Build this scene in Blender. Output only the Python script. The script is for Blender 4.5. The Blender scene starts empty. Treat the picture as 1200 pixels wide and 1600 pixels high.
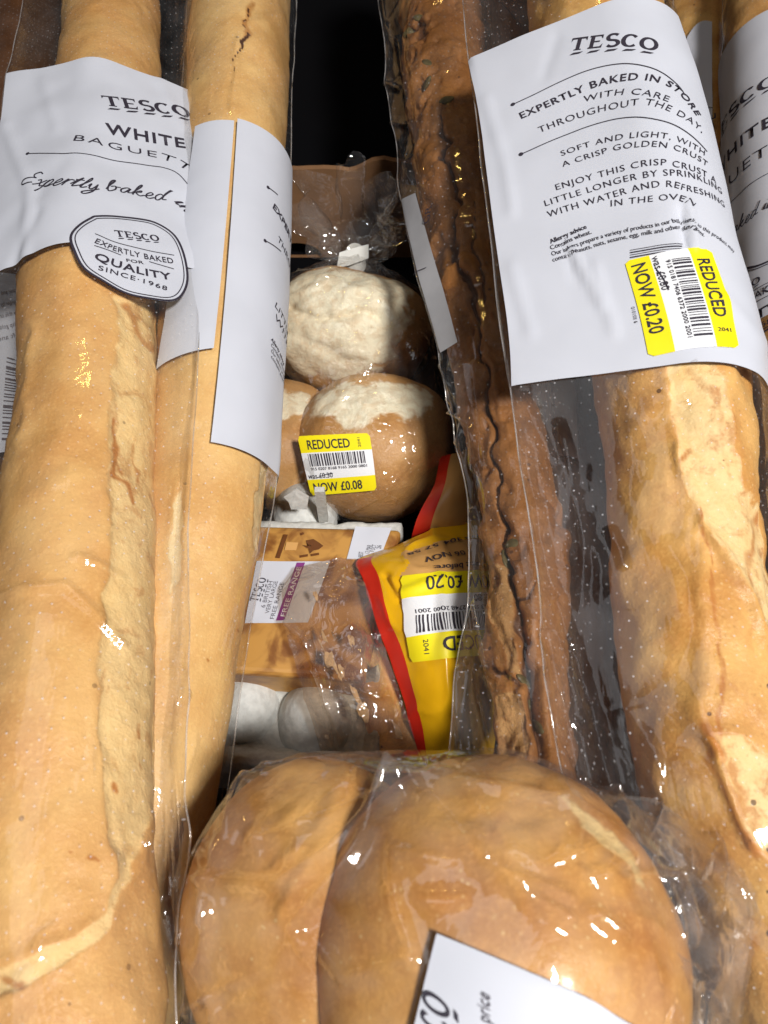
import bpy, bmesh, math, random
import numpy as np
from mathutils import Vector
from mathutils.bvhtree import BVHTree

random.seed(4); RNG = np.random.default_rng(4)
SC = bpy.context.scene
COL = SC.collection
R = math.radians

# ------------------------------------------------------------------ camera
CAM = np.array((0.0, 0.0, 0.407)); PITCH = 30.0; FPX = 1209.0
cd = bpy.data.cameras.new('camera'); cam = bpy.data.objects.new('camera', cd); COL.objects.link(cam)
cam.location = CAM; cam.rotation_euler = (R(PITCH), 0, 0)
cd.sensor_fit = 'VERTICAL'; cd.angle = 2 * math.atan(800 / FPX)
cd.clip_start = 0.01; cd.clip_end = 50
cd.dof.use_dof = True; cd.dof.focus_distance = 0.37; cd.dof.aperture_fstop = 11
SC.camera = cam

# ------------------------------------------------------------------ light
w = bpy.data.worlds.new('World'); SC.world = w; w.use_nodes = True
w.node_tree.nodes['Background'].inputs[0].default_value = (0.8, 0.85, 1.0, 1)
w.node_tree.nodes['Background'].inputs[1].default_value = 0.018
SC.view_settings.view_transform = 'Standard'; SC.view_settings.look = 'None'
SC.view_settings.exposure = 0.0; SC.view_settings.gamma = 1.0


def area(name, loc, target, sx, sy, power, color):
    ld = bpy.data.lights.new(name, 'AREA'); ld.shape = 'RECTANGLE'; ld.size = sx; ld.size_y = sy
    ld.energy = power; ld.color = color
    o = bpy.data.objects.new(name, ld); COL.objects.link(o); o.location = loc
    o.rotation_euler = (Vector(target) - Vector(loc)).to_track_quat('-Z', 'Y').to_euler()
    return o


area('ceiling_lamp', (0.56, -0.46, 1.48), (0, 0.2, 0.1), 0.22, 0.20, 35, (1.0, 0.96, 0.915))
area('fill_panel', (-0.35, 0.25, 2.0), (0, 0.2, 0.1), 1.3, 0.8, 3.8, (0.95, 0.97, 1.0))  # added soft fill, also veils the film; stands for no known fixture
area('warm_spot', (-0.25, 1.3, 1.3), (0.1, 0.1, 0.1), 0.22, 0.012, .7, (1.0, 0.62, 0.16))

SC.cycles.use_denoising = True
try:
    SC.cycles.denoiser = 'OPENIMAGEDENOISE'
except Exception:
    pass
SC.cycles.transparent_max_bounces = 40
SC.cycles.max_bounces = 6; SC.cycles.diffuse_bounces = 3; SC.cycles.glossy_bounces = 3
SC.cycles.use_adaptive_sampling = True; SC.cycles.adaptive_threshold = 0.025
SC.cycles.caustics_reflective = False; SC.cycles.caustics_refractive = False
SC.cycles.sample_clamp_indirect = 4.0

# ------------------------------------------------------------------ pixel <-> world
sp, cp = math.sin(R(PITCH)), math.cos(R(PITCH))
RT = np.array((1., 0, 0)); UP = np.array((0, cp, sp)); FW = np.array((0, sp, -cp))


def at(px, py, z):
    d = RT * ((px - 600) / FPX) + UP * ((800 - py) / FPX) + FW
    return CAM + d * ((z - CAM[2]) / d[2])


def depth(p):
    return float((np.asarray(p) - CAM) @ FW)


def proj(P):
    Q = np.asarray(P) - CAM
    d = np.maximum(Q @ FW, 1e-4)
    return np.stack((600 + FPX * (Q @ RT) / d, 800 - FPX * (Q @ UP) / d), -1)


def pxm(n, px, py, z):          # n pixels at that spot, in metres
    return n * depth(at(px, py, z)) / FPX


# ------------------------------------------------------------------ noise
def _hash(i, j, k, seed):
    h = (i * 374761393 + j * 668265263 + k * 2147483647 + seed * 974711) & 0xffffffff
    h = ((h ^ (h >> 13)) * 1274126177) & 0xffffffff
    h = h ^ (h >> 16)
    return (h & 0xffff) / 32767.5 - 1


def noise(P, f, seed=0):
    P = np.asarray(P) * f
    I = np.floor(P).astype(np.int64); F = P - I
    F = F * F * (3 - 2 * F)
    r = 0
    for a in (0, 1):
        for b in (0, 1):
            for c in (0, 1):
                wgt = (F[..., 0] if a else 1 - F[..., 0]) * (F[..., 1] if b else 1 - F[..., 1]) * (F[..., 2] if c else 1 - F[..., 2])
                r = r + wgt * _hash(I[..., 0] + a, I[..., 1] + b, I[..., 2] + c, seed)
    return r


def fbm(P, f, o=3, seed=0):
    r = 0; amp = 1
    for k in range(o):
        r = r + amp * noise(P, f * 2 ** k, seed + k); amp *= .5
    return r


def ridged(P, f, seed=0):
    return 1 - np.abs(noise(P, f, seed)) * 2


def sstep(a, b, x):
    t = np.clip((x - a) / (b - a), 0, 1)
    return t * t * (3 - 2 * t)


def seg_dist(Q, line):          # pixel distance to a polyline
    d = np.full(Q.shape[:-1], 1e9)
    L = np.asarray(line, float)
    for a, b in zip(L[:-1], L[1:]):
        ab = b - a
        t = np.clip(((Q - a) @ ab) / (ab @ ab + 1e-9), 0, 1)
        d = np.minimum(d, np.linalg.norm(Q - (a + t[..., None] * ab), axis=-1))
    return d


def poly_sd(Q, poly):           # signed distance, positive inside
    L = np.asarray(poly + poly[:1], float)
    d = seg_dist(Q, L)
    ins = np.zeros(Q.shape[:-1], bool)
    x, y = Q[..., 0], Q[..., 1]
    for (x0, y0), (x1, y1) in zip(L[:-1], L[1:]):
        c = ((y0 > y) != (y1 > y)) & (x < (x1 - x0) * (y - y0) / (y1 - y0 + 1e-12) + x0)
        ins ^= c
    return np.where(ins, d, -d)


def crom(pts, n):               # Catmull-Rom resample of k-dim control points
    P = np.asarray(pts, float)
    P = np.vstack((2 * P[0] - P[1], P, 2 * P[-1] - P[-2]))
    m = len(P) - 3
    out = []
    for q in np.linspace(0, m - 1e-6, n):
        i = int(q); t = q - i
        a, b, c, d = P[i:i + 4]
        out.append(.5 * (2 * b + (c - a) * t + (2 * a - 5 * b + 4 * c - d) * t * t + (3 * b - a - 3 * c + d) * t ** 3))
    return np.array(out)


# ------------------------------------------------------------------ materials
def mat(name):
    m = bpy.data.materials.new(name); m.use_nodes = True
    nt = m.node_tree
    return m, nt, nt.nodes['Principled BSDF']


def nd(nt, t, **kw):
    n = nt.nodes.new(t)
    for k, v in kw.items():
        if k.startswith('i_'):
            n.inputs[k[2:].replace('_', ' ')].default_value = v
        else:
            setattr(n, k, v)
    return n


def mixc(nt, fac, a, b, blend='MIX'):
    n = nt.nodes.new('ShaderNodeMix'); n.data_type = 'RGBA'; n.blend_type = blend
    for s, v in ((0, fac), (6, a), (7, b)):
        if hasattr(v, 'links'):
            nt.links.new(v, n.inputs[s])
        else:
            n.inputs[s].default_value = v if s == 0 else (*v, 1)
    return n.outputs[2]


def ramp(nt, src, a, b):
    n = nt.nodes.new('ShaderNodeMapRange'); n.interpolation_type = 'SMOOTHSTEP'
    nt.links.new(src, n.inputs[0]); n.inputs[1].default_value = a; n.inputs[2].default_value = b
    return n.outputs[0]


def math_(nt, op, a, b=None):
    n = nt.nodes.new('ShaderNodeMath'); n.operation = op
    for s, v in ((0, a), (1, b)):
        if v is None: continue
        if hasattr(v, 'links'):
            nt.links.new(v, n.inputs[s])
        else:
            n.inputs[s].default_value = v
    return n.outputs[0]


def plain(name, col, rough=.5, spec=.5, var=.0, vs=200, bump=0.):
    m, nt, b = mat(name)
    b.inputs['Base Color'].default_value = (*col, 1); b.inputs['Roughness'].default_value = rough
    b.inputs['Specular IOR Level'].default_value = spec
    tc = nd(nt, 'ShaderNodeTexCoord')
    n = nd(nt, 'ShaderNodeTexNoise', i_Scale=vs, i_Detail=4.0)
    nt.links.new(tc.outputs['Object'], n.inputs['Vector'])
    if var:
        nt.links.new(mixc(nt, ramp(nt, n.outputs[0], .3, .7), tuple(c * (1 - var) for c in col), tuple(min(1, c * (1 + var)) for c in col)), b.inputs['Base Color'])
    if bump:
        bp = nd(nt, 'ShaderNodeBump', i_Strength=bump, i_Distance=.001)
        nt.links.new(n.outputs[0], bp.inputs['Height']); nt.links.new(bp.outputs[0], b.inputs['Normal'])
    return m


def bread_mat(name, lo, hi, pale, brown, dark=(.07, .022, .007), speck=.5, toast=.5, rough=.42, fine=.35, motl=1.):
    m, nt, b = mat(name)
    tc = nd(nt, 'ShaderNodeTexCoord'); V = tc.outputs['Object']

    def nz(scale, det=4., dist=0., rough_=.55):
        n = nd(nt, 'ShaderNodeTexNoise', i_Scale=scale, i_Detail=det, i_Distortion=dist, i_Roughness=rough_)
        nt.links.new(V, n.inputs['Vector']); return n.outputs[0]
    big = nz(26, 4); mid = nz(110, 5, .5); fin = nz(700, 4); vf = nz(2600, 2)
    crust = mixc(nt, ramp(nt, big, .32, .68), lo, hi)
    crust = mixc(nt, math_(nt, 'MULTIPLY', ramp(nt, mid, .5, .75), .45 * motl), crust, brown)
    crust = mixc(nt, math_(nt, 'MULTIPLY', ramp(nt, fin, .45, .8), .35), crust, tuple(min(1, c * 1.28) for c in hi))
    # tiny pale blisters and dark specks
    vo = nd(nt, 'ShaderNodeTexVoronoi', i_Scale=330.); nt.links.new(V, vo.inputs['Vector'])
    bl = math_(nt, 'MULTIPLY', math_(nt, 'LESS_THAN', vo.outputs['Distance'], .16), ramp(nt, nz(60), .45, .65))
    crust = mixc(nt, math_(nt, 'MULTIPLY', bl, .5), crust, pale)
    # pale torn crumb
    at_ = nd(nt, 'ShaderNodeAttribute', attribute_name='pale')
    pm = ramp(nt, math_(nt, 'ADD', at_.outputs['Fac'], math_(nt, 'MULTIPLY', math_(nt, 'SUBTRACT', mid, .5), 1.0)), .34, .62)
    tz = ramp(nt, math_(nt, 'ADD', math_(nt, 'MULTIPLY', nz(75, 6, 1.2), .8), math_(nt, 'MULTIPLY', fin, .2)), .56 - .1 * toast, .72 - .1 * toast)
    palec = mixc(nt, ramp(nt, nz(160, 6, .8), .35, .75), pale, tuple(p * .55 + h * .45 for p, h in zip(pale, hi)))
    palec = mixc(nt, math_(nt, 'MULTIPLY', tz, toast), palec, brown)
    c = mixc(nt, pm, crust, palec)
    ad = nd(nt, 'ShaderNodeAttribute', attribute_name='toast')
    c = mixc(nt, ramp(nt, math_(nt, 'ADD', ad.outputs['Fac'], math_(nt, 'MULTIPLY', math_(nt, 'SUBTRACT', mid, .5), .8)), .25, .9), c, brown)
    av = nd(nt, 'ShaderNodeAttribute', attribute_name='crack')
    c = mixc(nt, ramp(nt, math_(nt, 'ADD', av.outputs['Fac'], math_(nt, 'MULTIPLY', math_(nt, 'SUBTRACT', mid, .5), .6)), .35, .8), c, dark)
    v2 = nd(nt, 'ShaderNodeTexVoronoi', i_Scale=95.); nt.links.new(V, v2.inputs['Vector'])
    sz = nd(nt, 'ShaderNodeSeparateColor'); nt.links.new(v2.outputs['Color'], sz.inputs[0])
    sk = math_(nt, 'MULTIPLY', math_(nt, 'LESS_THAN', v2.outputs['Distance'], .085), math_(nt, 'GREATER_THAN', sz.outputs[0], .72))
    c = mixc(nt, math_(nt, 'MULTIPLY', sk, speck), c, dark)
    nt.links.new(c, b.inputs['Base Color'])
    b.inputs['Roughness'].default_value = rough; b.inputs['Specular IOR Level'].default_value = .35
    nt.links.new(math_(nt, 'ADD', rough, math_(nt, 'MULTIPLY', pm, .3)), b.inputs['Roughness'])
    h = math_(nt, 'ADD', math_(nt, 'MULTIPLY', fin, .5), math_(nt, 'MULTIPLY', mid, .8))
    h = math_(nt, 'ADD', h, math_(nt, 'MULTIPLY', math_(nt, 'MULTIPLY', nz(300, 6, 1.), pm), 1.2))
    h = math_(nt, 'ADD', h, math_(nt, 'MULTIPLY', vf, .15))
    bp = nd(nt, 'ShaderNodeBump', i_Strength=fine, i_Distance=.0016)
    nt.links.new(h, bp.inputs['Height']); nt.links.new(bp.outputs[0], b.inputs['Normal'])
    return m


def film_mat(name, tint=(.99, .985, .975), haze=.018, dots=True, bump=.16, rough=.08, refl=1.0, stretch=(1, 1, 1), veil=(.85, .85, .88)):
    m, nt, b = mat(name); nt.nodes.remove(b)
    out = nt.nodes['Material Output']
    tc = nd(nt, 'ShaderNodeTexCoord')
    mp = nd(nt, 'ShaderNodeMapping'); mp.inputs['Scale'].default_value = stretch
    nt.links.new(tc.outputs['Object'], mp.inputs[0])
    n1 = nd(nt, 'ShaderNodeTexNoise', i_Scale=55., i_Detail=3., i_Distortion=.6)
    n3 = nd(nt, 'ShaderNodeTexNoise', i_Scale=260., i_Detail=1.)
    for n in (n1, n3): nt.links.new(mp.outputs[0], n.inputs['Vector'])
    h = math_(nt, 'MULTIPLY', math_(nt, 'ABSOLUTE', math_(nt, 'SUBTRACT', n1.outputs[0], .5)), 2.)
    h = math_(nt, 'ADD', h, math_(nt, 'MULTIPLY', n3.outputs[0], .05))
    bp = nd(nt, 'ShaderNodeBump', i_Strength=bump, i_Distance=.0035)
    nt.links.new(h, bp.inputs['Height'])
    tr = nd(nt, 'ShaderNodeBsdfTransparent'); tr.inputs[0].default_value = (*tint, 1)
    gl = nd(nt, 'ShaderNodeBsdfGlossy'); gl.inputs['Roughness'].default_value = rough
    gl.inputs[0].default_value = (1, 1, 1, 1)
    nt.links.new(bp.outputs[0], gl.inputs['Normal'])
    fr = nd(nt, 'ShaderNodeFresnel'); fr.inputs[0].default_value = 1.5
    nt.links.new(bp.outputs[0], fr.inputs['Normal'])
    fac = math_(nt, 'MINIMUM', math_(nt, 'MULTIPLY', fr.outputs[0], refl * 1.1), .22)
    df = nd(nt, 'ShaderNodeBsdfDiffuse'); df.inputs[0].default_value = (*veil, 1)
    m0 = nd(nt, 'ShaderNodeMixShader')
    hz = math_(nt, 'MULTIPLY', ramp(nt, n1.outputs[0], .2, .8), haze * 2)
    if dots:
        uv = nd(nt, 'ShaderNodeUVMap'); uv.uv_map = 'UVMap'
        sc = nd(nt, 'ShaderNodeVectorMath', operation='SCALE'); sc.inputs['Scale'].default_value = 1 / .0046
        nt.links.new(uv.outputs[0], sc.inputs[0])
        rot = nd(nt, 'ShaderNodeMapping'); rot.inputs['Rotation'].default_value = (0, 0, R(45)); nt.links.new(sc.outputs[0], rot.inputs[0])
        fr2 = nd(nt, 'ShaderNodeVectorMath', operation='FRACTION'); nt.links.new(rot.outputs[0], fr2.inputs[0])
        sb = nd(nt, 'ShaderNodeVectorMath', operation='SUBTRACT'); sb.inputs[1].default_value = (.5, .5, 0); nt.links.new(fr2.outputs[0], sb.inputs[0])
        ln = nd(nt, 'ShaderNodeVectorMath', operation='LENGTH'); nt.links.new(sb.outputs[0], ln.inputs[0])
        fl = nd(nt, 'ShaderNodeVectorMath', operation='FLOOR'); nt.links.new(rot.outputs[0], fl.inputs[0])
        wn = nd(nt, 'ShaderNodeTexWhiteNoise'); wn.noise_dimensions = '2D'; nt.links.new(fl.outputs[0], wn.inputs[0])
        d = math_(nt, 'MULTIPLY', math_(nt, 'MULTIPLY', ramp(nt, ln.outputs['Value'], .105, .05), ramp(nt, n1.outputs[0], .3, .6)), math_(nt, 'ADD', math_(nt, 'MULTIPLY', wn.outputs[0], .38), .02))
        hz = math_(nt, 'ADD', hz, d)
    nt.links.new(hz, m0.inputs[0]); nt.links.new(tr.outputs[0], m0.inputs[1]); nt.links.new(df.outputs[0], m0.inputs[2])
    m1 = nd(nt, 'ShaderNodeMixShader')
    nt.links.new(fac, m1.inputs[0]); nt.links.new(m0.outputs[0], m1.inputs[1]); nt.links.new(gl.outputs[0], m1.inputs[2])
    nt.links.new(m1.outputs[0], out.inputs[0])
    return m


M = {}
M['white_bread'] = bread_mat('golden_crust', (.67, .345, .110), (.80, .485, .182), (.88, .62, .28), (.50, .20, .045), toast=.5, motl=.35)
M['gold_bread'] = bread_mat('pale_gold_crust', (.71, .395, .135), (.83, .54, .22), (.90, .70, .38), (.48, .22, .06), toast=.35, motl=.3)
M['crusty_bread'] = bread_mat('blistered_crust', (.60, .275, .066), (.81, .48, .158), (.87, .64, .31), (.50, .19, .042), toast=.75, speck=.8, rough=.34)
M['seeded_bread'] = bread_mat('seeded_crust', (.25, .10, .027), (.37, .16, .046), (.50, .28, .11), (.19, .07, .020), dark=(.10, .040, .016), speck=.9, toast=.5, rough=.5, fine=.6)
M['shaded_bread'] = bread_mat('shaded_crust', (.105, .041, .014), (.15, .06, .02), (.20, .1, .04), (.07, .025, .008), speck=.5)  # near-black crust: the shade over the buried loaves is put into the colour
M['roll_bread'] = bread_mat('roll_crust', (.48, .235, .072), (.62, .355, .135), (.97, .90, .68), (.36, .15, .045), toast=.08, speck=.2)
M['bun_bread'] = bread_mat('bun_crust', (.53, .225, .050), (.73, .40, .125), (.84, .60, .26), (.42, .16, .035), toast=.2, speck=.15, rough=.36, fine=.30)
M['film'] = film_mat('perforated_film', stretch=(1, .45, 1))
M['film_clear'] = film_mat('clear_film', dots=False, bump=.6, haze=.02, rough=.06, refl=1.6)
M['film_bun'] = film_mat('bun_bag_film', dots=False, bump=.13, haze=.04, rough=.07, tint=(.99, .98, .965), refl=1.6)
M['film_grey'] = film_mat('grey_film', dots=False, bump=.55, haze=.06, rough=.08, tint=(.82, .78, .74))
M['film_smoky'] = film_mat('smoky_film', dots=False, bump=.9, haze=.05, rough=.06, refl=2.2, tint=(.80, .71, .62))
M['seam'] = film_mat('film_edge', dots=False, bump=.2, haze=.18, rough=.12, refl=2.5)
M['paper'] = plain('label_paper', (.575, .60, .675), .55, .3, .025, 30, .05)
M['paper_back_shaded'] = plain('label_back_shaded', (.33, .33, .345), .7, .2, .06, 60, .1)  # back of a label, greyed so its colour carries the shade it lies in
M['ink'] = plain('ink', (.035, .03, .045), .6, .3)
M['ink_grey'] = plain('grey_ink', (.10, .09, .11), .6, .3)
M['sticker_yellow'] = plain('yellow_sticker', (.88, .76, .012), .4, .4, .02, 40)
M['sticker_white'] = plain('white_sticker', (.82, .84, .88), .4, .4)
M['pack_yellow'] = plain('yellow_print', (.80, .44, .008), .26, .5, .07, 45, .12)
M['pack_red'] = plain('red_print', (.62, .025, .012), .32, .5, .04, 30)
M['pack_tan'] = plain('tan_print', (.60, .33, .11), .35, .5, .05, 40)
M['purple'] = plain('purple_print', (.22, .04, .22), .4, .4)
M['pulp'] = plain('moulded_pulp', (.54, .54, .51), .9, .1, .08, 400, .5)
M['pulp_white'] = plain('white_pulp', (.60, .61, .59), .85, .15, .10, 260, .6)
M['card'] = plain('brown_cardboard', (.22, .115, .055), .85, .2, .1, 60, .15)
M['black'] = plain('black_plastic', (.004, .004, .005), .9, .05)
M['tape'] = plain('white_tape', (.70, .70, .66), .5, .4, .05, 100)
M['seed'] = plain('pumpkin_seed', (.12, .095, .038), .55, .3, .3, 200)
M['flake'] = plain('pastry_flake', (.74, .55, .32), .7, .2, .1, 300, .3)


def sleeve_material():
    m, nt, b = mat('printed_sleeve')
    tc = nd(nt, 'ShaderNodeTexCoord')
    n = nd(nt, 'ShaderNodeTexNoise', i_Scale=48., i_Detail=4., i_Distortion=.8); nt.links.new(tc.outputs['Object'], n.inputs['Vector'])
    nt.links.new(mixc(nt, ramp(nt, n.outputs[0], .42, .62), (.52, .27, .065), (.22, .085, .02)), b.inputs['Base Color'])
    b.inputs['Roughness'].default_value = .4
    return m


M['sleeve'] = sleeve_material()


# ------------------------------------------------------------------ object helpers
def tag(o, label=None, cat=None, group=None, kind=None):
    for k, v in (('label', label), ('category', cat), ('group', group), ('kind', kind)):
        if v: o[k] = v
    return o


def empty(name, loc, label, cat, group=None):
    o = bpy.data.objects.new(name, None); COL.objects.link(o); o.location = loc
    o.empty_display_size = .02
    return tag(o, label, cat, group)


def mesh_obj(name, verts, faces, mats, parent=None, smooth=True, mi=None, attrs=None, uv=None):
    me = bpy.data.meshes.new(name)
    me.from_pydata([tuple(map(float, v)) for v in verts], [], [tuple(map(int, f)) for f in faces])
    for m in (mats if isinstance(mats, (list, tuple)) else [mats]): me.materials.append(m)
    if mi is not None: me.polygons.foreach_set('material_index', np.asarray(mi, np.int32))
    me.polygons.foreach_set('use_smooth', [smooth] * len(me.polygons))
    if attrs:
        for k, a in attrs.items():
            la = me.attributes.new(k, 'FLOAT', 'POINT'); la.data.foreach_set('value', np.asarray(a, np.float32).ravel())
    if uv is not None:
        ul = me.uv_layers.new(name='UVMap')
        li = np.empty(len(me.loops), np.int32); me.loops.foreach_get('vertex_index', li)
        ul.data.foreach_set('uv', np.asarray(uv, np.float32)[li].ravel())
    me.update()
    o = bpy.data.objects.new(name, me); COL.objects.link(o)
    if parent:
        o.parent = parent
        o.matrix_parent_inverse = parent_matrix(parent).inverted()
    return o


def parent_matrix(o):
    from mathutils import Matrix
    m = Matrix.LocRotScale(o.location, o.rotation_euler, o.scale)
    if o.parent: m = parent_matrix(o.parent) @ o.matrix_parent_inverse @ m
    return m


def grid_faces(nu, nv, closed=False, base=0):
    i = np.arange(nu - 1)[:, None]; j = np.arange(nv if closed else nv - 1)[None, :]
    a = i * nv + j; b = i * nv + (j + 1) % nv
    return (np.stack((a, b, b + nv, a + nv), -1).reshape(-1, 4) + base).tolist()


def grid_normals(P):
    du = np.gradient(P, axis=0); dv = np.gradient(P, axis=1)
    n = np.cross(dv, du)
    return n / (np.linalg.norm(n, axis=-1, keepdims=True) + 1e-12)


# ------------------------------------------------------------------ a sheet one can write on
class Surf:
    """grid P[nu,nv]: rows run away from the viewer (s), columns to the right (x), both in metres"""

    def __init__(self, P, X=None):
        self.P = P; nu, nv = P.shape[:2]
        mid = P.mean(1)
        self.S = np.concatenate(([0], np.cumsum(np.linalg.norm(np.diff(mid, axis=0), axis=1))))
        if X is None:
            d = np.linalg.norm(np.diff(P, axis=1), axis=2)
            X = np.concatenate((np.zeros((nu, 1)), np.cumsum(d, 1)), 1); X -= X[:, nv // 2:nv // 2 + 1]
        self.X = X
        self.N = grid_normals(P)
        self.Q = proj(P)
        self.face = ((CAM - P) * self.N).sum(-1) > 0

    def map(self, s, x, off=0.):
        s = np.atleast_1d(np.asarray(s, float)); x = np.atleast_1d(np.asarray(x, float))
        u = np.interp(s, self.S, np.arange(len(self.S)))
        i = np.clip(u.astype(int), 0, len(self.S) - 2); f = (u - i)[:, None]
        res = []
        nv = self.P.shape[1]
        for ii in (i, i + 1):
            Xr = self.X[ii]
            k = (Xr <= x[:, None]).sum(1) - 1
            k = np.clip(k, 0, nv - 2)
            a = np.arange(len(s))
            x0 = Xr[a, k]; x1 = Xr[a, k + 1]
            g = np.clip((x - x0) / (x1 - x0 + 1e-12), 0, 1)[:, None]
            p = self.P[ii, k] * (1 - g) + self.P[ii, k + 1] * g
            n = self.N[ii, k] * (1 - g) + self.N[ii, k + 1] * g
            res.append((p, n))
        p = res[0][0] * (1 - f) + res[1][0] * f; n = res[0][1] * (1 - f) + res[1][1] * f
        n /= np.linalg.norm(n, axis=1, keepdims=True) + 1e-12
        return p + n * off

    def pix(self, px, py):
        d = np.hypot(self.Q[..., 0] - px, self.Q[..., 1] - py) + np.where(self.face, 0, 60)
        i, j = np.unravel_index(np.argmin(d), d.shape)
        s, x = self.S[i], self.X[i, j]
        t = np.array((px, py), float); h = 4e-4
        for _ in range(6):
            q = proj(self.map([s, s + h, s], [x, x, x + h]))
            J = np.stack(((q[1] - q[0]) / h, (q[2] - q[0]) / h), 1)
            if abs(np.linalg.det(J)) < 1e3: break
            dl = np.linalg.solve(J, t - q[0])
            dl = np.clip(dl, -.004, .004)
            s += dl[0]; x += dl[1]
        return np.array((x, s))


# ------------------------------------------------------------------ lettering as 2-D triangles
_tcache = {}


def text2d(body, weight=0., space=1.):
    key = (body, weight, space)
    if key in _tcache: return _tcache[key]
    c = bpy.data.curves.new('t', 'FONT'); c.body = body; c.size = 1; c.offset = weight; c.space_character = space
    c.resolution_u = 3; c.dimensions = '2D'; c.fill_mode = 'FRONT'
    o = bpy.data.objects.new('t', c); COL.objects.link(o)
    dg = bpy.context.evaluated_depsgraph_get(); dg.update()
    me = bpy.data.meshes.new_from_object(o.evaluated_get(dg))
    V = np.array([v.co[:2] for v in me.vertices]) if len(me.vertices) else np.zeros((1, 2))
    F = [tuple(p.vertices) for p in me.polygons]
    bpy.data.objects.remove(o); bpy.data.curves.remove(c); bpy.data.meshes.remove(me)
    _tcache[key] = (V, F)
    return V, F


CAPH = None


def fit_text(body, weight=0., space=1.):
    """glyphs scaled so that x spans 0..1 and capital height is 1"""
    global CAPH
    if CAPH is None:
        CAPH = text2d('H')[0][:, 1].max()
    V, F = text2d(body, weight, space)
    V = V.copy(); x0, x1 = V[:, 0].min(), V[:, 0].max()
    asp = (x1 - x0) / CAPH
    V[:, 0] = (V[:, 0] - x0) / (x1 - x0); V[:, 1] /= CAPH
    return V, F, asp


def stroke2d(pts, wd, nib=None, n=None):
    """ribbon along a polyline; nib=(thin,thick) makes uprights thick and levels thin"""
    P = np.asarray(pts, float)
    T = np.gradient(P, axis=0); T /= np.linalg.norm(T, axis=1, keepdims=True) + 1e-9
    Nn = np.stack((-T[:, 1], T[:, 0]), 1)
    wv = np.full(len(P), wd) if nib is None else nib[0] + (nib[1] - nib[0]) * np.abs(T[:, 1]) ** 1.3
    V = np.concatenate((P + Nn * wv[:, None] / 2, P - Nn * wv[:, None] / 2))
    k = len(P)
    return V, [(i, k + i, k + i + 1, i + 1) for i in range(k - 1)]


def merge2d(parts):
    V = []; F = []; b = 0
    for v, f in parts:
        V.append(v); F += [tuple(i + b for i in q) for q in f]; b += len(v)
    return np.concatenate(V), F


def arc(cx, cy, rx, ry, a0, a1, n=18):
    t = np.radians(np.linspace(a0, a1, n)); return np.stack((cx + rx * np.cos(t), cy + ry * np.sin(t)), 1)


def box2(x0, y0, x1, y1):
    return np.array(((x0, y0), (x1, y0), (x1, y1), (x0, y1))), [(0, 1, 2, 3)]


def wordmark():
    """wide flared roman capitals over slanting dashes; x 0..1, caps 0..1"""
    nib = (.10, .26); p = []
    x = 0; W = 1.0
    p += [box2(.38, 0, .62, .93), box2(0, .88, 1, 1.0), (np.array(((0, .88), (.1, .88), (.0, .68))), [(0, 2, 1)]), (np.array(((1, .88), (.9, .88), (1., .68))), [(0, 1, 2)]), box2(.27, 0, .73, .07)]
    e = 1.16
    p += [box2(e + .08, 0, e + .32, 1), box2(e, 0, e + .85, .10), box2(e, .9, e + .82, 1), box2(e + .3, .46, e + .68, .55), (np.array(((e + .85, .1), (e + .72, .1), (e + .88, .32))), [(0, 2, 1)]), (np.array(((e + .82, .9), (e + .7, .9), (e + .82, .7))), [(0, 1, 2)])]
    s = 2.2
    S_ = np.concatenate((arc(s + .42, .73, .32, .25, 40, 180, 10), arc(s + .42, .73, .32, .25, 180, 250, 6), arc(s + .44, .26, .34, .24, 75, 0, 7), arc(s + .44, .26, .34, .24, 0, -145, 10)))
    p += [stroke2d(crom(S_[::2], 30), .2, (.13, .24))]
    c = 3.15
    p += [stroke2d(arc(c + .52, .5, .42, .46, 45, 315, 28), .2, nib)]
    o = 4.25
    p += [stroke2d(arc(o + .55, .5, .45, .46, 0, 360, 36), .2, nib)]
    for k in range(5):
        a = .1 + k * 1.08
        p.append((np.array(((a, -.36), (a + .62, -.30), (a + .82, -.16), (a + .2, -.20))), [(0, 1, 2, 3)]))
    V, F = merge2d(p)
    V = V.copy(); V[:, 0] /= 5.25
    return V, F


WORD = wordmark()

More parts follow.
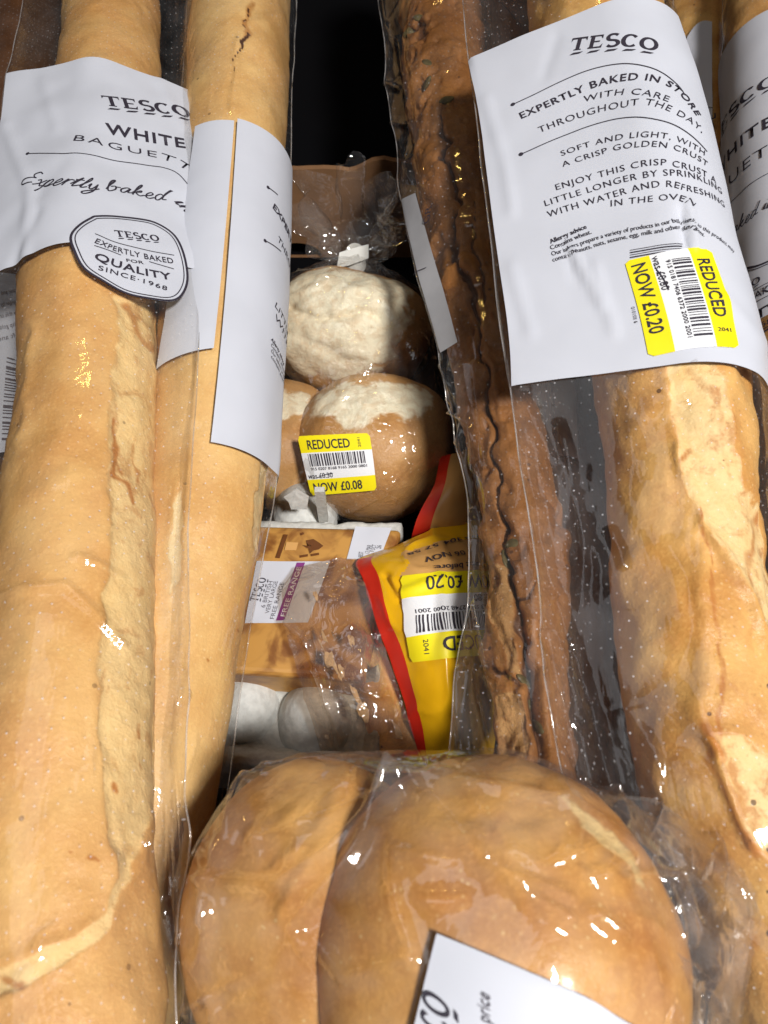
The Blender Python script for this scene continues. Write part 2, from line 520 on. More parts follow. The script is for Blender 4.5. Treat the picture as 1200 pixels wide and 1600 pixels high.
# one-stroke handwriting, x advance and strokes on a unit x-height
HAND = {
    'E': (1.15, [[(.95, 1.75), (.6, 1.95), (.3, 1.6), (.5, 1.2), (.75, 1.1), (.4, 1.0), (.1, .5), (.25, .05), (.6, 0), (1.0, .3)]]),
    'x': (.9, [[(.0, .8), (.25, .95), (.45, .5), (.65, .05), (.9, .2)], [(.85, .95), (.45, .5), (.1, .0)]]),
    'p': (.95, [[(.0, .3), (.2, .95), (.1, .2), (.0, -.85)], [(.15, .6), (.45, 1.0), (.7, .75), (.55, .2), (.25, .05), (.6, .05), (.95, .3)]]),
    'e': (.75, [[(.0, .25), (.4, .5), (.55, .8), (.35, 1.0), (.12, .6), (.2, .1), (.45, 0), (.75, .3)]]),
    'r': (.7, [[(.0, .3), (.2, 1.0), (.2, .0)], [(.2, .5), (.4, .95), (.7, .9)]]),
    't': (.65, [[(.0, .3), (.35, 1.6), (.22, .4), (.3, .0), (.65, .3)], [(.0, 1.1), (.62, 1.2)]]),
    'l': (.55, [[(.0, .2), (.4, 1.5), (.35, 1.95), (.2, 1.5), (.15, .3), (.25, .0), (.55, .3)]]),
    'y': (.9, [[(.0, .5), (.1, .95), (.15, .3), (.35, .1), (.65, .9)], [(.7, 1.0), (.55, -.3), (.25, -.9), (.05, -.6), (.5, -.05), (.9, .3)]]),
    'b': (.95, [[(.0, .3), (.35, 1.5), (.35, 1.95), (.2, 1.6), (.12, .3), (.3, .0), (.65, .3), (.6, .85), (.3, .75)], [(.6, .75), (.95, .8)]]),
    'a': (.9, [[(.65, .85), (.4, 1.0), (.1, .6), (.15, .1), (.4, .1), (.65, .9), (.62, .2), (.9, .25)]]),
    'k': (.9, [[(.0, .3), (.35, 1.6), (.3, 1.95), (.15, 1.4), (.1, .0)], [(.12, .4), (.5, .95), (.55, .7), (.25, .5), (.6, .05), (.9, .3)]]),
    'd': (.95, [[(.6, .85), (.35, 1.0), (.08, .6), (.15, .08), (.4, .1), (.7, 1.0), (.8, 1.95)], [(.74, 1.4), (.62, .3), (.95, .25)]]),
    'i': (.45, [[(.0, .3), (.2, .95), (.15, .2), (.45, .25)], [(.28, 1.4), (.3, 1.45)]]),
    'n': (1.0, [[(.0, .3), (.15, .95), (.1, .0)], [(.12, .4), (.4, .95), (.55, .8), (.5, .2), (.65, .0), (1.0, .3)]]),
    's': (.7, [[(.0, .2), (.45, 1.05), (.35, .7), (.5, .3), (.3, .0), (.1, .1)]]),
    'o': (.8, [[(.4, 1.0), (.1, .6), (.2, .05), (.5, .1), (.6, .7), (.4, 1.0), (.8, .85)]]),
    ' ': (.55, []),
}


def handwriting(body, wd=.13):
    parts = []; x = 0
    for ch in body:
        adv, st = HAND[ch]
        for s in st:
            q = crom([(x + a + .28 * b, b) for a, b in s], 7 * len(s))
            parts.append(stroke2d(q, wd))
        x += adv
    V, F = merge2d(parts); V = V.copy(); V[:, 0] /= x
    return V, F, x


class Print:
    """collects flat shapes laid on a Surf; becomes extra faces of ONE mesh"""

    def __init__(self, surf):
        self.s = surf; self.V = []; self.F = []; self.m = []; self.n = 0; self.mats = []

    def _mi(self, m):
        if m not in self.mats: self.mats.append(m)
        return self.mats.index(m)

    def add(self, xs, faces, m, off):        # xs: (k,2) in (x,s) metres
        P = self.s.map(xs[:, 1], xs[:, 0], off)
        self.V.append(P); self.F += [tuple(int(i) + self.n for i in f) for f in faces]
        self.m += [self._mi(m)] * len(faces); self.n += len(P)

    def quad(self, c, m, off, nu=30, nv=30, wave=None):     # c: four (x,s): bl br tr tl
        a, b = np.meshgrid(np.linspace(0, 1, nu), np.linspace(0, 1, nv), indexing='ij')
        a = a[..., None]; b = b[..., None]
        c = [np.asarray(k, float) for k in c]
        G = (c[0] * (1 - b) + c[1] * b) * (1 - a) + (c[3] * (1 - b) + c[2] * b) * a
        if wave is not None: G = G + wave(a, b)
        self.add(G.reshape(-1, 2), grid_faces(nu, nv), m, off)

    def fan(self, pts, m, off, rings=8):
        P = np.asarray(pts, float); c = P.mean(0)
        n = len(P); V = [c[None]]
        for k in range(1, rings + 1): V.append(c + (P - c) * k / rings)
        F = [(0, 1 + i, 1 + (i + 1) % n) for i in range(n)]
        for k in range(rings - 1):
            b = 1 + k * n
            F += [(b + i, b + n + i, b + n + (i + 1) % n, b + (i + 1) % n) for i in range(n)]
        self.add(np.concatenate(V), F, m, off)

    def glyphs(self, VF, p0, p1, cap, m, off, bold=0):
        V, F = VF
        p0 = np.asarray(p0, float); p1 = np.asarray(p1, float)
        d = p1 - p0; L = np.linalg.norm(d); d /= L; u = np.array((-d[1], d[0]))
        self.add(p0 + V[:, :1] * L * d + V[:, 1:] * cap * u, F, m, off)

    def P(self, q):
        return self.s.pix(*q)

    def text(self, body, a, b=None, top=None, cap=None, width=None, ang=0., weight=0., space=1., m='ink', off=.0011, kind='sans', center=False):
        """a,b: pixels of the baseline ends (or a + width in metres); top: pixel of a capital's top, or cap in metres"""
        p0 = self.P(a) if not isinstance(a, np.ndarray) else a
        if kind == 'word': VF = WORD
        elif kind == 'hand': VF = handwriting(body)[:2]
        else: VF = fit_text(body, weight, space)[:2]
        if b is not None: p1 = self.P(b) if not isinstance(b, np.ndarray) else b
        else:
            dv = np.array((math.cos(ang), math.sin(ang)))
            if center: p0 = p0 - dv * width / 2
            p1 = p0 + dv * width
        if cap is None:
            d = (p1 - p0) / np.linalg.norm(p1 - p0)
            cap = abs(float((self.P(top) - p0) @ np.array((-d[1], d[0]))))
        self.glyphs(VF, p0, p1, cap, M[m], off)

    def curve(self, body, pts, cap, weight=0., space=1., m='ink', off=.0011, kind='sans'):
        q = np.array([self.P(p_) for p_ in pts]); L = crom(q, 200)
        cum = np.concatenate(([0], np.cumsum(np.linalg.norm(np.diff(L, axis=0), axis=1))))
        V, F = (WORD if kind == 'word' else handwriting(body)[:2] if kind == 'hand' else fit_text(body, weight, space)[:2])
        T = np.gradient(L, axis=0)
        k_ = np.ones(25) / 25                 # smooth the turning so letters stay upright to the line
        T = np.stack([np.convolve(np.pad(T[:, c_], 12, mode='edge'), k_, 'valid') for c_ in (0, 1)], 1)
        T /= np.linalg.norm(T, axis=1, keepdims=True)
        d = V[:, 0] * cum[-1]
        B = np.stack([np.interp(d, cum, L[:, c_]) for c_ in (0, 1)], 1); t = np.stack([np.interp(d, cum, T[:, c_]) for c_ in (0, 1)], 1)
        self.add(B + V[:, 1:] * cap * np.stack((-t[:, 1], t[:, 0]), 1), F, M[m], off)

    def line(self, pts, wd, m='ink', off=.0011, dot=0, metric=False):
        q = np.array([p if metric else self.P(p) for p in pts])
        L = crom(q, max(40, 10 * len(q))) if len(q) > 2 else q[0] + (q[1] - q[0]) * np.linspace(0, 1, 40)[:, None]
        V, F = stroke2d(L, wd); self.add(V, F, M[m], off)
        if dot: self.fan(arc(*L[0], dot, dot, 0, 345, 14), M[m], off, 2)

    def bars(self, c, n, m='ink', off=.0016, seed=1):   # bar code; bars run along bl->tl, stacked along bl->br
        c = [np.asarray(k, float) for k in c]; rg = random.Random(seed); t = 0
        while t < 1:
            wd = rg.choice((1, 1, 2, 3)) / n
            e = min(1, t + wd * .8)
            lo0 = c[0] + (c[1] - c[0]) * t; lo1 = c[0] + (c[1] - c[0]) * e
            hi0 = c[3] + (c[2] - c[3]) * t; hi1 = c[3] + (c[2] - c[3]) * e
            k = np.linspace(0, 1, 8)[:, None]
            V = np.concatenate((lo0 + (hi0 - lo0) * k, lo1 + (hi1 - lo1) * k))
            self.add(V, [(i, 8 + i, 9 + i, i + 1) for i in range(7)], M[m], off)
            t += wd + rg.choice((1, 1, 2, 2)) / n

    def build(self, name, parent):
        return mesh_obj(name, np.concatenate(self.V), self.F, self.mats, parent, True, self.m)


# ------------------------------------------------------------------ baguettes
class Axis:
    def __init__(self, ctrl, n=330):
        c = [(*at(px, py, z), pxm(w_, px, py, z) / 2) for px, py, z, w_ in ctrl]
        d = crom(c, 900)
        L = np.concatenate(([0], np.cumsum(np.linalg.norm(np.diff(d[:, :3], axis=0), axis=1))))
        s = np.linspace(0, L[-1], n)
        self.C = np.stack([np.interp(s, L, d[:, k]) for k in range(3)], 1)
        self.r = np.interp(s, L, d[:, 3]); self.n = n
        T = np.gradient(self.C, axis=0); self.T = T / np.linalg.norm(T, axis=1, keepdims=True)
        z = np.array((0, 0, 1.))
        N = z - self.T * (self.T @ z)[:, None]; self.N = N / np.linalg.norm(N, axis=1, keepdims=True)
        self.B = np.cross(self.T, self.N)
        self.s = s


def bread(ax, name, material, parent, seed, pale=(), toast=(), cracks=(), ridges=(), lump=.0022, nv=150, round_ends=True, pits=0.):
    a = np.linspace(0, 2 * np.pi, nv, endpoint=False)
    r = ax.r.copy()
    if round_ends:
        e = .045
        k = np.minimum(ax.s, ax.s[-1] - ax.s); r *= np.sqrt(np.clip(1 - (1 - np.clip(k / e, 0, 1)) ** 2, 0, 1)) * .98 + .02
    sq = np.where(np.sin(a) < 0, .86, 1.0)
    dirs = np.cos(a)[None, :, None] * ax.B[:, None] + (np.sin(a) * sq)[None, :, None] * ax.N[:, None]
    P = ax.C[:, None] + dirs * r[:, None, None]
    Q = proj(P)
    upf = (dirs * (CAM - P)).sum(-1) > 0
    disp = fbm(P, 28, 3, seed) * lump + fbm(P, 120, 2, seed + 9) * lump * .22
    nq = np.stack((fbm(P, 90, 3, seed + 3), fbm(P, 90, 3, seed + 5)), -1) * 7
    pm = np.zeros(P.shape[:2]); tm = pm.copy(); cm = pm.copy()
    for poly, soft in pale:
        sd = poly_sd(Q + nq, list(poly)) / soft
        mk = np.clip(sd * .5 + .5, 0, 1) * upf
        pm = np.maximum(pm, mk)
        disp -= sstep(.3, .9, mk) * .0009
        disp += np.exp(-(sd + .6) ** 2 * 1.2) * .0006 * upf          # raised lip of the tear
        disp += sstep(.4, 1, mk) * fbm(P, 200, 3, seed + 13) * .00035
    if pits:
        pk = np.clip(noise(P, 230, seed + 21) - .35, 0, 1) / .65
        disp -= pk * pits * 1.6; cm = np.maximum(cm, pk * .55)
        disp += fbm(P, 75, 4, seed + 23) * pits
    for line, wd, amt in toast:
        tm = np.maximum(tm, amt * np.exp(-(seg_dist(Q + nq, line) / wd) ** 2) * upf)
    vary = 1 + .75 * fbm(P, 55, 2, seed + 31)
    for line, wd, dp in cracks:
        g = np.exp(-(seg_dist(Q + nq * 1.6, line) / (wd * np.clip(vary, .25, 2.2))) ** 2) * upf
        cm = np.maximum(cm, g); disp -= g * dp
    for line, wd, hp in ridges:
        disp += np.exp(-(seg_dist(Q + nq, line) / wd) ** 2) * hp * upf
    P = P + dirs * disp[..., None]
    V = np.concatenate((P.reshape(-1, 3), ax.C[:1], ax.C[-1:]))
    F = grid_faces(ax.n, nv, True)
    k = ax.n * nv
    F += [(k, (j + 1) % nv, j) for j in range(nv)] + [(k + 1, k - nv + j, k - nv + (j + 1) % nv) for j in range(nv)]
    ext = lambda m_: np.concatenate((m_.ravel(), (0, 0)))
    o = mesh_obj(name, V, F, material, parent, attrs={'pale': ext(pm), 'toast': ext(tm), 'crack': ext(cm)})
    return o, P


def hull2(p):
    p = p[np.lexsort((p[:, 1], p[:, 0]))].tolist()

    def half(q):
        h = []
        for k in q:
            while len(h) > 1 and (h[-1][0] - h[-2][0]) * (k[1] - h[-2][1]) - (h[-1][1] - h[-2][1]) * (k[0] - h[-2][0]) <= 0: h.pop()
            h.append(k)
        return h
    a = half(p); b = half(p[::-1])
    return np.array(a[:-1] + b[:-1])           # CCW


def bag_surf(ax, left, right, seed, gap=.0036, m=90, wob=.0010, base_creases=(), rad=None):
    """film wrapped round the bread and drawn out to a flat edge on either side"""
    def tips(lst):
        W = np.array([at(*t) for t in lst]); W = W[np.argsort(W[:, 1])]
        return lambda y: (np.interp(y, W[:, 1], W[:, 0]), np.interp(y, W[:, 1], W[:, 2]))
    tl, tr = tips(left), tips(right)
    rows = []; Xs = []
    t = np.linspace(0, 2 * np.pi, 72, endpoint=False); ck = np.stack((np.cos(t), np.sin(t)), 1)
    t8 = np.linspace(0, 2 * np.pi, 10, endpoint=False); c8 = np.stack((np.cos(t8), np.sin(t8)), 1) * .0018
    for i in range(ax.n):
        c, B, N = ax.C[i], ax.B[i], ax.N[i]
        rr = ax.r[i] if rad is None else rad
        pts = [ck * (rr + gap)]
        for f in (tl, tr):
            x, z = f(c[1]); dv = np.array((x, c[1], z)) - c
            # slide along the axis so the tip lies in this ring's plane
            dv = dv - ax.T[i] * (dv @ ax.T[i])
            pts.append(c8 + np.array((dv @ B, dv @ N)))
        h = hull2(np.concatenate(pts))
        L = np.vstack((h, h[:1]))
        # bottom crossing of b=0 is the start
        nL = len(h); bot = top = None
        cum = np.concatenate(([0], np.cumsum(np.linalg.norm(np.diff(L, axis=0), axis=1))))
        for k in range(nL):
            a, b = L[k], L[k + 1]
            if (a[0] <= 0) != (b[0] <= 0):
                f = a[0] / (a[0] - b[0]); pos = cum[k] + f * (cum[k + 1] - cum[k])
                if a[0] < 0: bot = pos
                else: top = pos
        tot = cum[-1]
        # CCW from bottom -> right tip -> top -> left tip; we want bottom-left-top-right
        def pt(q):
            q = np.mod(q, tot)
            return np.stack((np.interp(q, cum, L[:, 0]), np.interp(q, cum, L[:, 1])), 1)
        rl = np.mod(top - bot, tot); ll = tot - rl
        ql = np.linspace(bot + tot, bot + tot - ll, m); qr = np.linspace(bot + rl, bot, m)[1:]
        pr = np.concatenate((pt(ql), pt(qr)))
        Xs.append(np.concatenate((np.linspace(-ll, 0, m), np.linspace(0, rl, m)[1:])))
        rows.append(c + pr[:, :1] * B + pr[:, 1:] * N)
    P = np.array(rows); X = np.array(Xs)
    Nn = grid_normals(P)
    P = P + Nn * (fbm(P, 22, 3, seed) * wob)[..., None]
    if base_creases:
        Q = proj(P); fc = ((CAM - P) * Nn).sum(-1) > 0
        for line, wd, hp in base_creases:
            P = P + Nn * (np.exp(-(seg_dist(Q, line) / wd) ** 2) * hp * fc)[..., None]
    return Surf(P, X)


def long_folds(seed, n, region, ang, spread, length):
    """n straight folds inside a pixel box, running about the angle ang (degrees, 90 = down the picture)"""
    rg = random.Random(seed); out = []
    for _ in range(n):
        x, y = rg.uniform(region[0], region[2]), rg.uniform(region[1], region[3])
        a = R(ang + rg.uniform(-spread, spread)); L = rg.uniform(*length); k = rg.uniform(-.12, .12) * L
        out.append([(x - math.cos(a) * L / 2, y - math.sin(a) * L / 2), (x - math.sin(a) * k, y + math.cos(a) * k), (x + math.cos(a) * L / 2, y + math.sin(a) * L / 2)])
    return out


def fold_height(Q, lines, wd, hp, seed):
    rg = random.Random(seed); d = np.zeros(Q.shape[:-1])
    for ln in lines:
        c = crom(ln, 9)
        e = seg_dist(Q, c); m_ = np.asarray(c).mean(0); half = np.linalg.norm(np.asarray(c[0]) - c[-1]) / 2
        along = np.clip(1 - (np.linalg.norm(Q - m_, axis=-1) / (half * 1.1)) ** 2, 0, 1)
        d = np.maximum(d, np.exp(-e / (wd * rg.uniform(.7, 1.5))) * hp * rg.uniform(.5, 1.1) * along)
    return d


def film(sf, parent, material, seed, creases=(), crumple=.0005, keep=(), name='plastic_bag', folds=()):
    P = sf.P; Q = sf.Q
    A = np.stack((sf.X, np.broadcast_to(sf.S[:, None] * .35, sf.X.shape), np.zeros_like(sf.X)), -1)
    d = (np.clip(ridged(A, 55, seed), 0, 1) ** 4 * 1.0 + np.clip(ridged(A[..., [1, 0, 2]] * [2.2, .5, 1], 38, seed + 7), 0, 1) ** 6 * .8) * crumple * (1 + fbm(P, 14, 2, seed + 3))
    for line, wd, hp in creases:
        d = d + np.exp(-(seg_dist(Q + fbm(P, 70, 2, seed)[..., None] * 4, line) / wd) ** 2) * hp * sf.face
    for k_, f_ in enumerate(folds):
        d = d + fold_height(Q, f_, 6, .0026, seed + k_) * sf.face
    for poly in keep:
        d = d * (1 - sstep(-14, 0, poly_sd(Q, list(poly))))
    V = (P + sf.N * d[..., None]).reshape(-1, 3)
    nu, nv = P.shape[:2]
    uv = np.stack((np.broadcast_to(sf.S[:, None], sf.X.shape), sf.X), -1).reshape(-1, 2)
    G = V.reshape(nu, nv, 3)
    for pick in (np.argmin, np.argmax):          # welded side edge: a fine bead
        c_ = G[np.arange(nu), pick(G[..., 0], 1)]
        for _ in range(25): c_[1:-1] = (c_[:-2] + c_[1:-1] * 2 + c_[2:]) / 4
        t_ = np.linspace(0, 2 * np.pi, 6, endpoint=False)
        bead = c_[:, None] + np.stack((np.cos(t_), t_ * 0, np.sin(t_)), 1)[None] * .0003
        mesh_obj('side_seam', bead.reshape(-1, 3), grid_faces(nu, 6, True), M['seam'], parent)
    return mesh_obj(name, V, grid_faces(nu, nv), material, parent, uv=uv)


BAG_GROUP = 'bagged baguettes laid side by side'


def lip(lo, hi):
    return None


# ================================================================== SETTING
def boxmesh(x0, x1, y0, y1, z0, z1):
    V = [(x, y, z) for x in (x0, x1) for y in (y0, y1) for z in (z0, z1)]
    return V, [(0, 1, 3, 2), (4, 6, 7, 5), (0, 4, 5, 1), (2, 3, 7, 6), (0, 2, 6, 4), (1, 5, 7, 3)]


V, F = boxmesh(-1.2, 1.2, -.6, 1.2, -.03, 0)
tag(mesh_obj('shelf', V, F, M['black'], smooth=False), kind='structure')
V, F = boxmesh(-1.2, 1.2, 1.2, 1.23, -.03, .9)
tag(mesh_obj('back_panel', V, F, M['black'], smooth=False), kind='structure')

# ---- cardboard tray: four walls, the far one with a hand hole
BY = .452
box = empty('cardboard_box', (0, .15, 0), 'open brown cardboard box with a dark hand hole in its far side', 'box')


def wall_with_hole():
    # outline in (x,z), worn top edge; hole as an ellipse
    y = BY
    def hit(px, py):
        d = RT * ((px - 600) / FPX) + UP * ((800 - py) / FPX) + FW
        p = CAM + d * (y / d[1]); return p[0], p[2]
    hx, hz = hit(466, 400)
    top = [hit(*q) for q in ((440, 267), (470, 265), (505, 263), (530, 264), (545, 268), (562, 262), (580, 253), (600, 248), (618, 252), (640, 256))]
    tx = np.array(top); rx_, rz_ = .0175, .012
    xs = np.unique(np.concatenate((np.linspace(-.36, .36, 60), tx[:, 0], hx + rx_ * np.cos(np.linspace(0, np.pi, 25)))))
    zt = np.interp(xs, tx[:, 0], tx[:, 1]) + noise(np.stack((xs, xs * 0, xs * 0), 1), 160, 3) * .0006
    hh = rz_ * np.sqrt(np.clip(1 - ((xs - hx) / rx_) ** 2, 0, 1))
    lo, hi = np.maximum(hz - hh, .002), np.maximum(hz + hh, .0021); z0_ = np.full_like(xs, .001)
    V = []; F = []
    for zb, zu in ((z0_, lo), (hi, zt)):
        b = len(V); n_ = len(xs)
        for y_ in (y, y + .004):
            V += [(x_, y_, q_) for x_, q_ in zip(xs, zb)] + [(x_, y_, q_) for x_, q_ in zip(xs, zu)]
        for k in range(n_ - 1):
            F += [(b + k, b + k + 1, b + n_ + k + 1, b + n_ + k), (b + 2 * n_ + k + 1, b + 2 * n_ + k, b + 3 * n_ + k, b + 3 * n_ + k + 1),
                  (b + n_ + k, b + n_ + k + 1, b + 3 * n_ + k + 1, b + 3 * n_ + k), (b + k + 1, b + k, b + 2 * n_ + k, b + 2 * n_ + k + 1)]
    mesh_obj('side_wall', V, F, M['card'], box, False)


wall_with_hole()
for b in ((-.364, -.3605, -.2, BY + .004, .001, .06), (.3605, .364, -.2, BY + .004, .001, .06), (-.36, .36, -.204, -.2, .001, .045)):
    V, F = boxmesh(*b); mesh_obj('side_wall', V, F, M['card'], box, False)
V, F = boxmesh(-.36, .36, -.2, BY, .0005, .003); mesh_obj('box_floor', V, F, M['black'], box, False)

# ================================================================== BAGUETTES
# ---- A: near left
axA = Axis([(100, 1850, .130, 360), (94, 1600, .130, 338), (84, 1400, .130, 316), (93, 1200, .130, 290), (109, 1000, .130, 264), (125, 800, .130, 236),
            (138, 640, .130, 210), (142, 420, .130, 197), (160, 250, .129, 166), (172, 90, .128, 150), (176, -60, .128, 140), (180, -170, .128, 130)], 640)
tA = empty('bagged_baguette', axA.C[len(axA.C) // 2] * [1, 1, 0], 'golden baguette at far left whose wide white label bears a crest', 'baguette', BAG_GROUP)
bread(axA, 'bread', M['white_bread'], tA, 11, lump=.0014,
      pale=[([(186, 470), (180, 560), (176, 680), (170, 800), (163, 960), (152, 1120), (160, 1180), (168, 1290), (178, 1350), (170, 1420), (120, 1466), (40, 1500), (-60, 1530), (-60, 1575), (0, 1555),
              (60, 1530), (130, 1490), (176, 1445), (200, 1370), (232, 1280), (262, 1200), (262, 470)], 13)],
      toast=[([(185, 650), (182, 690), (178, 740), (205, 760), (215, 790)], 5, .9), ([(178, 700), (190, 740)], 4, .8), ([(212, 690), (220, 740), (214, 780)], 4, .7), ([(200, 480), (215, 520), (235, 540)], 9, .7),
             ([(180, 1225), (184, 1238)], 5, .9), ([(135, 1340), (150, 1345)], 4, 1.), ([(108, 1330), (118, 1331)], 3, .9), ([(0, 1530), (34, 1540)], 10, .8), ([(222, 1190), (224, 1200)], 3, 1.), ([(218, 1130), (222, 1150)], 3, .8)],
      ridges=[([(34, 690), (44, 600), (50, 510)], 9, .0012), ([(40, 1520), (130, 1470), (176, 1430), (180, 1340)], 14, .0016)])
sA = bag_surf(axA, [(-60, 1850, .14), (-60, 1200, .14), (-40, 800, .145), (-18, 430, .150), (18, 110, .152), (40, 0, .150), (58, -170, .148)],
              [(276, 1850, .138), (277, 1600, .138), (280, 1200, .138), (287, 1000, .138), (291, 800, .14), (302, 640, .142), (312, 440, .141), (314, 150, .139), (304, 60, .138), (296, -170, .14)], 21, wob=.0015, base_creases=[([(10, 200), (50, 300), (40, 400)], 9, .0012), ([(60, 330), (20, 420)], 7, -.001), ([(70, 130), (90, 200)], 10, .0008), ([(250, 130), (285, 200)], 7, .0008), ([(100, 250), (60, 300)], 12, -.0007)])
labA = [(-60, 90), (20, 80), (100, 30), (180, 30), (330, 70), (315, 500), (250, 490), (110, 430), (-60, 445)]
bA = film(sA, tA, M['film'], 31, creases=[([(-20, 935), (40, 920), (103, 914), (140, 950), (192, 1008)], 6, .0026), ([(120, 870), (160, 885), (190, 902)], 5, .0018),
                                           ([(262, 930), (275, 1030), (292, 1095)], 3.5, .0018), ([(75, 1365), (66, 1400), (60, 1440)], 3, .0013), ([(280, 655), (283, 680), (277, 720)], 5, .0016),
                                           ([(225, 1290), (235, 1320), (250, 1325)], 5, .0022), ([(205, 620), (240, 700)], 5, .0008)], folds=[long_folds(9, 9, (236, 640, 292, 1500), 87, 7, (90, 240)), long_folds(10, 4, (20, 1000, 220, 1500), 100, 25, (60, 140))], keep=[labA])


def crest(p, pts, off=.00105):
    """label with a double outline"""
    Q = np.array([p.P(k) for k in pts]); Q = crom(np.vstack((Q, Q[:1])), 84)[:-1]
    p.fan(Q, M['paper'], off, 8)
    c = Q.mean(0)
    for a, wd in ((.985, .0011), (.92, .0005)):
        L = c + (Q - c) * a; L = np.vstack((L, L[:1])); V, F = stroke2d(L, wd); p.add(V, F, M['ink'], off + .0003)


def z1(x, y): return (x * .4, y * .4)


p = Print(sA)
bl, br, tr_, tl_ = p.P((-14, 434)), p.P((302, 474)), p.P((303, 146)), p.P((20, 111))
xl = sA.X[np.argmin(abs(sA.S - tl_[1]))]
p.quad([(bl[0] - .004, bl[1]), (br[0] + .010, bl[1] - .001), (tr_[0] + .010, tr_[1] - .001), (tl_[0] - .003, tl_[1] - .002)], M['paper'], .0008, 60, 60)
p.text('', z1(408, 418), z1(738, 468), top=z1(405, 380), kind='word')
p.text('WHITE', z1(413, 528), z1(725, 585), top=z1(396, 486), weight=.022, space=1.15)
p.curve('BAGUETTE', [z1(*q_) for q_ in ((288, 557), (420, 582), (520, 604), (620, 625), (700, 655), (772, 708))], .0052, -.004, 1.25)
p.line([z1(112, 607), z1(250, 607), z1(400, 622), z1(560, 650), z1(640, 662), z1(700, 690), z1(762, 770)], .0005, dot=.0011)
p.curve('Expertly baked in s', [z1(*q_) for q_ in ((84, 728), (210, 732), (360, 748), (460, 755), (600, 785), (690, 808), (772, 885))], .0046, kind='hand')
crest(p, [z1(*k) for k in ((365, 852), (450, 852), (530, 860), (610, 878), (680, 925), (718, 1000), (733, 1090), (718, 1150), (680, 1182), (600, 1178), (500, 1158), (420, 1118), (330, 1060), (288, 985), (277, 930), (312, 885))])
O2 = .0014
p.text('', z1(452, 932), z1(620, 950), top=z1(450, 908), kind='word', off=O2)
p.line([z1(370, 922), z1(450, 955), z1(560, 983), z1(678, 1005)], .0004, off=O2)
p.curve('EXPERTLY BAKED', [z1(*q_) for q_ in ((368, 957), (450, 990), (560, 1018), (676, 1038))], .0034, .012, 1.1, off=O2)
p.line([z1(368, 968), z1(470, 1005)], .0004, off=O2); p.line([z1(580, 1030), z1(676, 1058)], .0004, off=O2)
p.text('FOR', z1(492, 1030), z1(560, 1040), cap=.0018, weight=.01, off=O2)
p.curve('QUALITY', [z1(*q_) for q_ in ((366, 1020), (450, 1050), (560, 1082), (668, 1102))], .0042, .022, 1.1, off=O2)
p.text('SINCE·1968', z1(382, 1062), z1(650, 1143), top=z1(382, 1044), weight=.012, off=O2, space=1.2)
p.build('label', bA)

# ---- B: second from the left, lower
axB = Axis([(150, 1800, .078, 240), (172, 1600, .078, 226), (202, 1400, .080, 214), (237, 1200, .088, 218), (269, 1000, .094, 212), (300, 860, .099, 198), (322, 720, .103, 192), (348, 460, .112, 178),
            (368, 180, .124, 158), (378, 0, .130, 152), (398, -150, .134, 142)], 460)
tB = empty('bagged_baguette', axB.C[len(axB.C) // 2] * [1, 1, 0], 'pale gold baguette second from left with a tall folded white label', 'baguette', BAG_GROUP)
bread(axB, 'bread', M['gold_bread'], tB, 51, lump=.0012,
      cracks=[([(385, 10), (383, 60), (372, 90), (356, 130)], 2.2, .0012)], pale=[([(282, 760), (290, 800), (282, 870), (268, 930), (262, 900), (268, 820)], 5), ([(408, 720), (424, 735), (404, 860), (396, 850)], 4)],
      toast=[([(388, 0), (384, 60)], 7, .8), ([(330, 30), (320, 120)], 14, .35), ([(370, 985), (371, 987)], 3, 1), ([(330, 1030), (332, 1032)], 3, 1)])
sB = bag_surf(axB, [(230, 1800, .08), (225, 1200, .09), (232, 800, .105), (246, 560, .115), (300, 180, .128), (296, 0, .13), (320, -150, .134)],
              [(276, 1800, .075), (290, 1400, .080), (350, 1200, .088), (381, 1000, .094), (406, 860, .100), (430, 720, .104), (444, 460, .110), (452, 180, .120), (460, 0, .126), (470, -150, .13)], 61, wob=.0008)
labB = [(300, 180), (455, 180), (450, 760), (320, 700), (240, 590)]
bB = film(sB, tB, M['film'], 71, creases=[([(372, 60), (366, 150), (370, 190), (362, 300), (352, 470), (330, 690)], 4, .0016), ([(308, 1160), (300, 1190), (287, 1220)], 3.5, .002), ([(330, 935), (300, 960)], 3.5, .0014), ([(345, 940), (322, 952)], 3, .0012),
                                           ([(300, 720), (290, 900), (282, 1090)], 5, .0016), ([(400, 30), (445, 22)], 8, .0014)], keep=[labB])
p = Print(sB)
q = [p.P(k) for k in ((329, 692), (430, 738), (446, 232), (371, 187))]
p.quad([q[0], (q[1][0] + .012, q[0][1] - .0005), (q[2][0] + .012, q[3][1] - .0005), q[3]], M['paper'], .0009, 50, 30)
q = [p.P(k) for k in ((246, 578), (334, 545), (366, 190), (306, 199))]
p.quad([(q[0][0], q[0][1]), q[1], q[2], (q[3][0], q[3][1])], M['paper'], .0007, 50, 20)
z0 = lambda x, y: (x * .4, y * .4)
p.line([z0(1042, 737), z0(1078, 765)], .0005, dot=.0010, off=.0013); p.line([z0(1030, 945), z0(1090, 985)], .0005, dot=.0010, off=.0013)
for body, q0, wd, cp_, wt in (('EXPERTLY BAKED', (1058, 815), .052, .0042, .02), ('THROUGHOUT', (1076, 940), .044, .0040, 0.), ('LITTLE LONGER', (1066, 1200), .048, .0036, 0.), ('WITH WATER', (1064, 1245), .048, .0036, 0.),
                              ('Allergy advice', (1050, 1330), .016, .0020, .02), ('Contains wheat.', (1050, 1352), .018, .0020, 0.), ('Our bakers prepare a variety', (1050, 1375), .03, .0020, 0.), ('contain peanuts', (1050, 1398), .02, .0020, 0.)):
    p.text(body, z0(*q0), width=wd, cap=cp_, weight=wt, ang=-.30, off=.0013)
p.build('label', bB)

